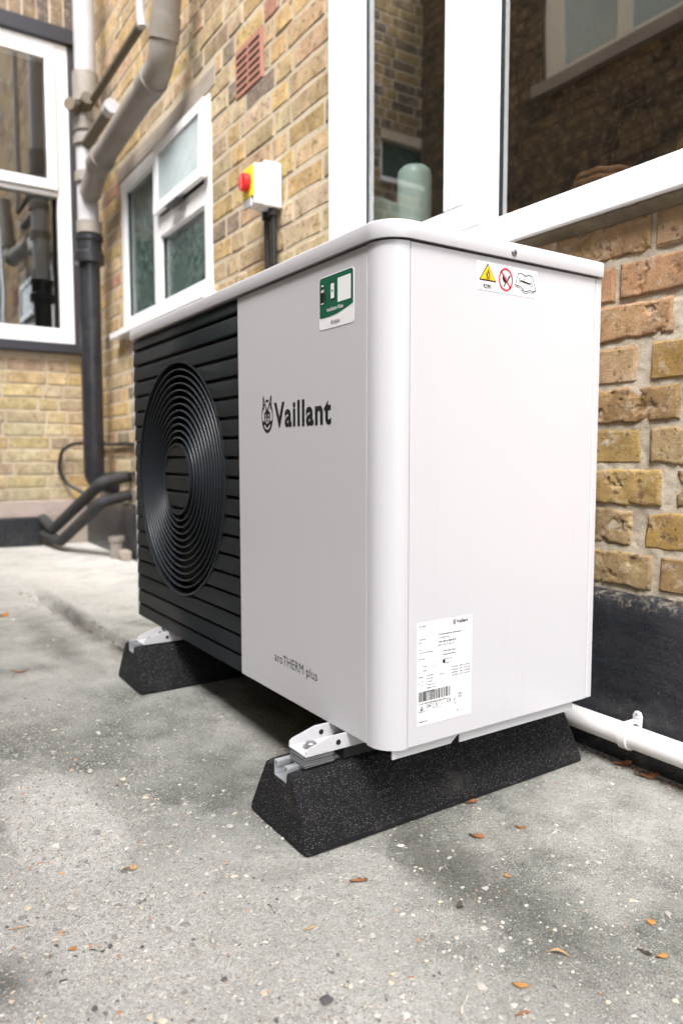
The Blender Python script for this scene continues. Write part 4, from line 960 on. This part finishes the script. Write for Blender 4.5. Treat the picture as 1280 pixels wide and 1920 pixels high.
# green sticker
st = MB(); st.add(*prism(rrect(-.173, -.0785, .7635, .8425, .006), PF(-.0), .0002, .0006)); st = st.build('sticker', M['white'], fp); st['label'] = 'green and white installation video sticker'
p = Pr(PF(-.0009)); u0, u1, v1 = -.1715, -.080, .841
wave = [(u1-(u1-u0)*i/14, .7815+.010*(1-i/14)**1.3-.0035*math.sin(math.pi*i/14)) for i in range(15)]
p.poly([(u0, v1-.005), *[(u0+.005-.005*math.cos(rad(90*i/4)), v1-.005+.005*math.sin(rad(90*i/4))) for i in range(1, 5)], *[(u1-.005+.005*math.sin(rad(90*i/4)), v1-.005+.005*math.cos(rad(90*i/4))) for i in range(5)], *wave]); p.build('green_print', M['green'], st)
p = Pr(PF(-.0012)); p.rect(-.1205, -.0855, .7985, .8335); p.text('Installation Video', -.150, -.1055, .7885, .7945, .01); p.rect(-.1395, -.1300, .8065, .8285)
p.rect(-.166, -.160, .8285, .8305); p.rect(-.1665, -.1635, .8195, .8235); p.rect(-.162, -.159, .8195, .8235); p.rect(-.167, -.159, .8020, .8035); p.build('white_print', M['white'], st)
p = Pr(PF(-.0011)); p.rect(-.1410, -.1285, .8035, .8305); 
p.poly([(-.1665+.0035+.0022*math.cos(i*.6), .8275+.0030*math.sin(i*.6)) for i in range(10)]); p.poly([(-.1685, .814), (-.1585, .814), (-.1575, .823), (-.1605, .8255), (-.1650, .8255), (-.1695, .823)]); p.poly([(-.1680, .800), (-.159, .800), (-.1590, .814), (-.168, .814)]); p.strip([(-.1555, .8015), (-.1555, .812)], .0022); p.ring(-.1555, .8135, .0023, .003, .0010, -60, 240, n=10); p.build('black_print', M['ink'], st)
p = Pr(PF(-.0014)); p.poly([(-.1362, .8145), (-.1325, .8175), (-.1362, .8205)]); p.text('Vaillant', -.1325, -.1145, .7690, .7745, .01); emblem(p, -.1385, .7685, .0048, .0062); p.build('small_logo', M['ink'], st)
# warning sticker on the side
st = MB(); st.add(*prism([(.1635, .8155), (.2915, .8155), (.2915, .8565), (.1635, .8565)], PS(0), .0002, .0005)); st = st.build('sticker', M['white'], sidep); st['label'] = 'white warning sticker with three pictograms'
p = Pr(PS(.0009)); p.poly([(.1672, .8290), (.2030, .8290), (.1851, .8550)]); p.text('R290', .1765, .1925, .8180, .8245, .03); p.text('0020285181_01', .2600, .2740, .8178, .8190)
p.strip([(.243, .8305), (.249, .8480), (.256, .8500), (.2615, .8475), (.2660, .8465), (.2730, .8490), (.2795, .8475), (.2890, .8270), (.2810, .8245), (.2740, .8265), (.2690, .8235), (.262, .8240), (.254, .8300), (.243, .8305)], .0013)
p.strip([(.2640, .8475), (.2590, .8240)], .0009); p.strip([(.2895, .8290), (.2815, .8215), (.2735, .8232), (.268, .8205), (.2605, .8212), (.252, .8275), (.243, .8282)], .0009); p.strip([(.2545, .8385), (.2760, .8355)], .0026); p.ring(.2530, .8386, .0030, .0034, .0012, 60, 300, n=12); p.ring(.2775, .8353, .0030, .0034, .0012, -120, 120, n=12)
blk = p.build('black_print', M['ink'], st)
p = Pr(PS(.0013)); p.poly([(.1700, .8308), (.2002, .8308), (.1851, .8522)]); p.build('yellow_triangle', M['yellow'], st)
p = Pr(PS(.0017)); fl = [(.1851, .8472), (.1870, .8430), (.1885, .8400), (.1892, .8370), (.1880, .8345), (.1860, .8335), (.1842, .8335), (.1822, .8345), (.1812, .8370), (.1815, .8400), (.1828, .8420), (.1835, .8400), (.1845, .8430)]; p.poly(fl); p.rect(.1805, .1902, .8318, .8326)
p.build('flame_print', M['ink'], st)
p = Pr(PS(.0020)); p.poly([(.1851, .8415), (.1868, .8380), (.1866, .8355), (.1851, .8345), (.1836, .8355), (.1835, .8380)]); p.build('flame_centre', M['yellow'], st)
p = Pr(PS(.0009)); p.poly([(.2185, .8440), (.2210, .8405), (.2245, .8380), (.2235, .8330), (.2205, .8310), (.2170, .8330), (.2150, .8370), (.2160, .8410)]); p.strip([(.2190, .8255), (.2230, .8320)], .0022); p.strip([(.2245, .8325), (.2310, .8420)], .003); p.build('match_print', M['ink'], st)
p = Pr(PS(.0013)); p.ring(.2225, .8358, .0150, .0172, .0028, n=48); p.strip([(.2120, .8475), (.2330, .8240)], .0024); p.build('prohibition_ring', M['redprint'], st)
# rating plate
st = MB(); st.add(*prism([(.0565, .1765), (.1630, .1765), (.1630, .3300), (.0550, .3300)], PS(0), .0002, .0005)); st = st.build('rating_plate', M['white'], sidep); st['label'] = 'white rating plate with small print and barcode'
def T(p, tx, x, y, h, w_=None, bold=0):
    # x,y in label fractions (x right, y down from the top); h in mm
    u = .0560+.1065*x; v_ = .3300-.1535*y; ww = (w_ if w_ else len(tx)*h*.52)/1000; p.text(tx, u, u+ww, v_-h/1000, v_, bold)
p = Pr(PS(.0009)); T(p, 'Vaillant', .70, .020, 6.0, 24, .022); emblem(p, .0560+.1065*.64, .3195, .0055, .0078)
T(p, 'VWL 55/6 A 230V S2 R1', .38, .205, 3.0, 34, .04)
rb = random.Random(5); u = .0595
while u < .1185:
    w_ = rb.choice([.0004, .0007, .0007, .0011, .0016]); p.rect(u, u+w_, .2125, .2275); u += w_+rb.choice([.0004, .0005, .0009, .0014])
T(p, 'CE', .535, .790, 5.4, 9, 0.01); T(p, 'UK', .75, .755, 3.6, 7.5, .015); T(p, 'CA', .75, .785, 3.6, 7.5, .015)
p.strip([(.0596, .1970), (.0700, .1970), (.0648, .2062), (.0596, .1970)], .0007); p.poly([(.0648, .2035), (.0665, .2005), (.0655, .1982), (.0640, .1982), (.0632, .2005)])
p.strip([(.0870, .1990), (.0870, .2085), (.0910, .2092), (.0950, .2085), (.0950, .1990), (.0910, .1998), (.0870, .1990)], .0006); p.rect(.0922, .0932, .2010, .2070)
p.strip([(.0730, .2020), (.0755, .2065), (.0845, .2065), (.0820, .2020), (.0730, .2020)], .0005); p.rect(.0760, .0820, .2035, .2048)
p.rect(.1045, .1095, .2640, .2695); p.strip([(.1265, .2015), (.1310, .2075)], .0006); p.strip([(.1310, .2015), (.1265, .2075)], .0006); p.rect(.1268, .1308, .1985, .1995)
p.build('bold_print', M['ink'], st)
p = Pr(PS(.0009))
for (tx, x, y, h, w_) in (('04 / 2023', .03, .030, 2.4, 12), ('Serial-No.', .03, .155, 2.0, 13), ('INT', .03, .190, 2.0, 5), ('21231400100367281130019406N0', .37, .135, 2.2, 46), ('aroTHERM plus', .37, .170, 2.2, 22), ('GB  IE  DK  FI  NO  SE', .37, .240, 2.2, 31),
    ('Type', .03, .255, 2.0, 6), ('Countries, definition', .03, .285, 2.0, 26), ('IP 15 B', .03, .345, 2.3, 10), ('1~N/PE 230V 50Hz', .44, .305, 2.2, 27), ('1~N/PE 230V 50Hz', .44, .340, 2.2, 27), ('3.40  kW', .50, .385, 2.2, 13), ('14.30  A', .49, .425, 2.2, 13),
    ('P max', .10, .420, 2.2, 7), ('I max', .10, .460, 2.2, 7), ('R290', .03, .520, 2.3, 8), ('0.75 MPa', .17, .515, 2.1, 13), ('31.5 bar', .17, .545, 2.1, 13), ('3 GWP', .17, .575, 2.1, 10), ('0.600 kg', .17, .605, 2.1, 13), ('0.0018 t CO2', .17, .635, 2.1, 17), ('R290 inside', .17, .668, 2.0, 15), ('COP', .40, .525, 2.2, 8),
    ('A7/W35   4.80 / 3.40 kW', .62, .480, 2.1, 38), ('A7/W45   3.60 / 3.10 kW', .62, .508, 2.1, 38), ('A7/W55   2.80 / 4.90 kW', .62, .536, 2.1, 38), ('A-7/W35  2.70 / 5.40 kW', .62, .564, 2.1, 38),
    ('21231400100367281130019406', .04, .780, 2.0, 52), ('0020291120', .03, .955, 2.0, 17)):
    T(p, tx, x, y, h, w_, .03)
for (x, y) in ((.24, .43), (.24, .46), (.42, .37)): p.ring(.0560+.1065*x, .3300-.1535*y, .0014, .0014, .0003, n=12)
for (x, y) in ((.29, .40), (.33, .40), (.29, .44), (.33, .44), (.38, .40), (.38, .44)): p.ring(.0560+.1065*x, .3300-.1535*y, .0018, .0018, .0003, n=10)
p.ring(.0640, .2400, .0040, .0044, .0008, 20, 100, n=8); p.ring(.0640, .2400, .0040, .0044, .0008, 140, 220, n=8); p.ring(.0640, .2400, .0040, .0044, .0008, 260, 340, n=8)
p.strip([(.0975, .1990), (.0975, .2085), (.1040, .2085), (.1040, .1990), (.0975, .1990)], .0004); p.ring(.139, .1880, .0045, .0062, .0006, 100, 250, n=14)
T(p, 'KEYMARK', .73, .925, 1.8, 13); T(p, 'Energy', .86, .885, 1.8, 11); p.strip([(.1305, .1835), (.1305, .2005), (.1610, .2005), (.1610, .1835)], .0003); p.build('fine_print', M['ink'], st)

# ------------------------------------------------------------------ leaves, twigs and litter
def leaf(x, y, L, W_, rot, curl, twist, m, label, seed, group=None, lift=0, name='leaf', cat='leaf'):
    rg_ = random.Random(seed); n1, n2 = 14, 5; V = []; z0 = gh(x, y) if -4 < x < 1.5 else 0
    pts = []
    for i in range(n1+1):
        t = i/n1; wd = W_*math.sin(math.pi*min(1, t*.93+.05))**.75*(1+.75*noise.noise(Vector((t*7, seed, 0))))
        for j in range(n2+1):
            s_ = j/n2*2-1; a = L*(t-.5); b_ = wd/2*s_*(1+.5*noise.noise(Vector((t*9, s_, seed))))+.12*L*math.sin(t*3+seed)*.8
            zz = curl*L*((2*t-1)**2*.5)+abs(s_)*wd*.28+twist*s_*wd*(t-.5)+.02*L*noise.noise(Vector((a*90, b_*90, seed)))
            pts.append((a, b_, zz))
    mz = min(q[2] for q in pts); ca, sa = math.cos(rot), math.sin(rot)
    b = MB(); b.v = [(x+a*ca-b_*sa, y+a*sa+b_*ca, z0+zz-mz+.0004+lift) for a, b_, zz in pts]
    b.f = [(i*(n2+1)+j, i*(n2+1)+j+1, (i+1)*(n2+1)+j+1, (i+1)*(n2+1)+j) for i in range(n1) for j in range(n2)]
    o = b.build(name, M[m], None, smooth=True); so_ = o.modifiers.new('t', 'SOLIDIFY'); so_.thickness = .0004
    return tag(o, label, cat, group)
G1 = 'dry leaves scattered on the concrete'
cr = math.atan2(rt.y, rt.x)
LV = [(.057, .215, .022, .009, .9, .5, 1.0, 'leafbrown', 'curled brown leaf on the smooth concrete, farthest right of the front rubber foot'),
 (.036, .144, .026, .010, -.5+cr, .2, .8, 'leafbrown', 'twisted narrow brown leaf close to the long side of the front rubber foot'),
 (.034, -.070, .026, .0085, .35+cr, .25, .5, 'leafbrown', 'reddish brown leaf just below the front corner of the nearest rubber foot'),
 (.080, -.174, .020, .006, .35+cr, .1, .2, 'leaftan', 'flat tan leaf strip on pale aggregate below the nearest rubber foot'),
 (.278, .039, .026, .007, -.2+cr, -.3, .3, 'leaftan', 'curved tan leaf lying on a pale patch at the lower right'),
 (.301, .181, .014, .010, -.9+cr, .2, .4, 'leaforange', 'bright orange leaf flake highest up near the right edge'),
 (.346, .134, .016, .008, .1+cr, .4, .9, 'leaforange', 'orange two-lobed leaf scrap near the right edge, beside dark flakes'),
 (.288, -.034, .017, .009, -.2+cr, .2, .5, 'leaforange', 'orange leaf scrap near the bottom edge right of centre'),
 (.319, -.063, .022, .006, .25+cr, .2, .4, 'leafbrown', 'brown tipped leaf at the very bottom edge of the ground'),
 (-.166, -.315, .020, .013, .2+cr, .15, .4, 'leaftan', 'reddish tan leaf scrap on the bleached aggregate left of centre'),
 (-.037, -.423, .013, .008, -.1+cr, .3, .6, 'leaforange', 'small orange leaf scrap on bleached concrete at lower left'),
 (.135, .105, .012, .007, -.6+cr, .2, .2, 'leaforange', 'tiny orange flake on the smooth grey concrete right of the front foot'),
 (-.112, -.470, .020, .005, .1+cr, .1, .2, 'leaftan', 'thin tan leaf sliver at the left edge of the bleached concrete'),
 (-1.90, -.215, .05, .03, .2+cr, .3, .8, 'leaforange', 'blurred orange brown leaf at the far left edge of the ground'),
 (-1.172, -.285, .045, .010, .1+cr, .5, .2, 'leafbrown', 'red brown curved leaf at the left, level with the far rubber foot'),
 (-.048, .213, .030, .014, .7+cr, .2, .7, 'leafbrown', 'brown leaf tucked against the base of the front rubber foot'),
 (.055, .535, .045, .022, -.7+cr, .5, 1.0, 'leafbrown', 'crumpled brown leaf under the white pipe, against the black plinth'),
 (.000, .545, .035, .016, .3+cr, .4, .8, 'leafbrown', 'dull brown leaf under the white pipe, left of the crumpled one'),
 (.151, .005, .016, .010, .9+cr, .5, 1.2, 'leafdark', 'small dark twisted leaf in the middle of the foreground'),
 (.330, .125, .018, .008, -.5+cr, .2, .4, 'leafdark', 'dark flake beside the orange two-lobed scrap at right')]
for k, (x, y, L, W_, ro, cu_, tw, m, lb) in enumerate(LV): leaf(x, y, L*(.78+.3*((k*7)%5)/5), W_*(.7+.35*((k*3)%4)/4), ro, cu_, tw, m, lb, k*3+1, G1)
def twig(x, y, L, ro, r_, m, lb):
    ca, sa = math.cos(ro), math.sin(ro); z = gh(x, y)+r_; pts = [(x+ca*L*(t-.5)-sa*.05*L*math.sin(t*5), y+sa*L*(t-.5)+ca*.05*L*math.sin(t*5), z+.0006*math.sin(t*7)) for t in [i/8 for i in range(9)]]
    b = MB(); b.add(*tube_geo(pts, [r_*(.7+.4*math.sin(i)) for i in range(9)], 6)); tag(b.build('twig', M[m], None, smooth=True), lb, 'twig', 'twigs on the concrete')
twig(.021, -.194, .022, -1.0+cr, .0006, 'leafdark', 'thin dark twig left of centre in the foreground')
twig(.275, -.103, .028, 1.25+cr, .0011, 'straw', 'pale straw stalk at the bottom edge of the ground')
twig(.096, .364, .020, -.6+cr, .0008, 'straw', 'tiny white stick on the concrete near the black plinth')
twig(-.02, -.40, .018, -.1+cr, .0007, 'leafdark', 'dark bent twig on the bleached concrete at lower left')
# crumbs of leaf litter along the plinth and the moss in the concrete joint
b = MB(); rl = random.Random(8)
for k in range(390):
    if k < 300: x = rl.uniform(-.25, .45); y = .563-abs(rl.gauss(0, .016))
    else:
        x = rl.uniform(-2.3, -1.0); y = step_y(x)+rl.gauss(0, .02)-(.02 if k % 2 else .0)
    s_ = rl.uniform(.0015, .0055)*(1.6 if k >= 300 else 1); a = rl.uniform(0, 6.28); z = gh(x, y)+s_*.1
    vv = (IV*np.array([s_, s_*.5, s_*.22])) @ np.array([[math.cos(a), -math.sin(a), 0], [math.sin(a), math.cos(a), 0], [0, 0, 1]]).T+np.array([x, y, z]); b.add(vv.tolist(), IF)
tag(b.build('leaf_litter', M['littermix'], None), 'crumbs of brown leaf litter along the plinth and in the concrete joint', 'litter', kind='stuff')
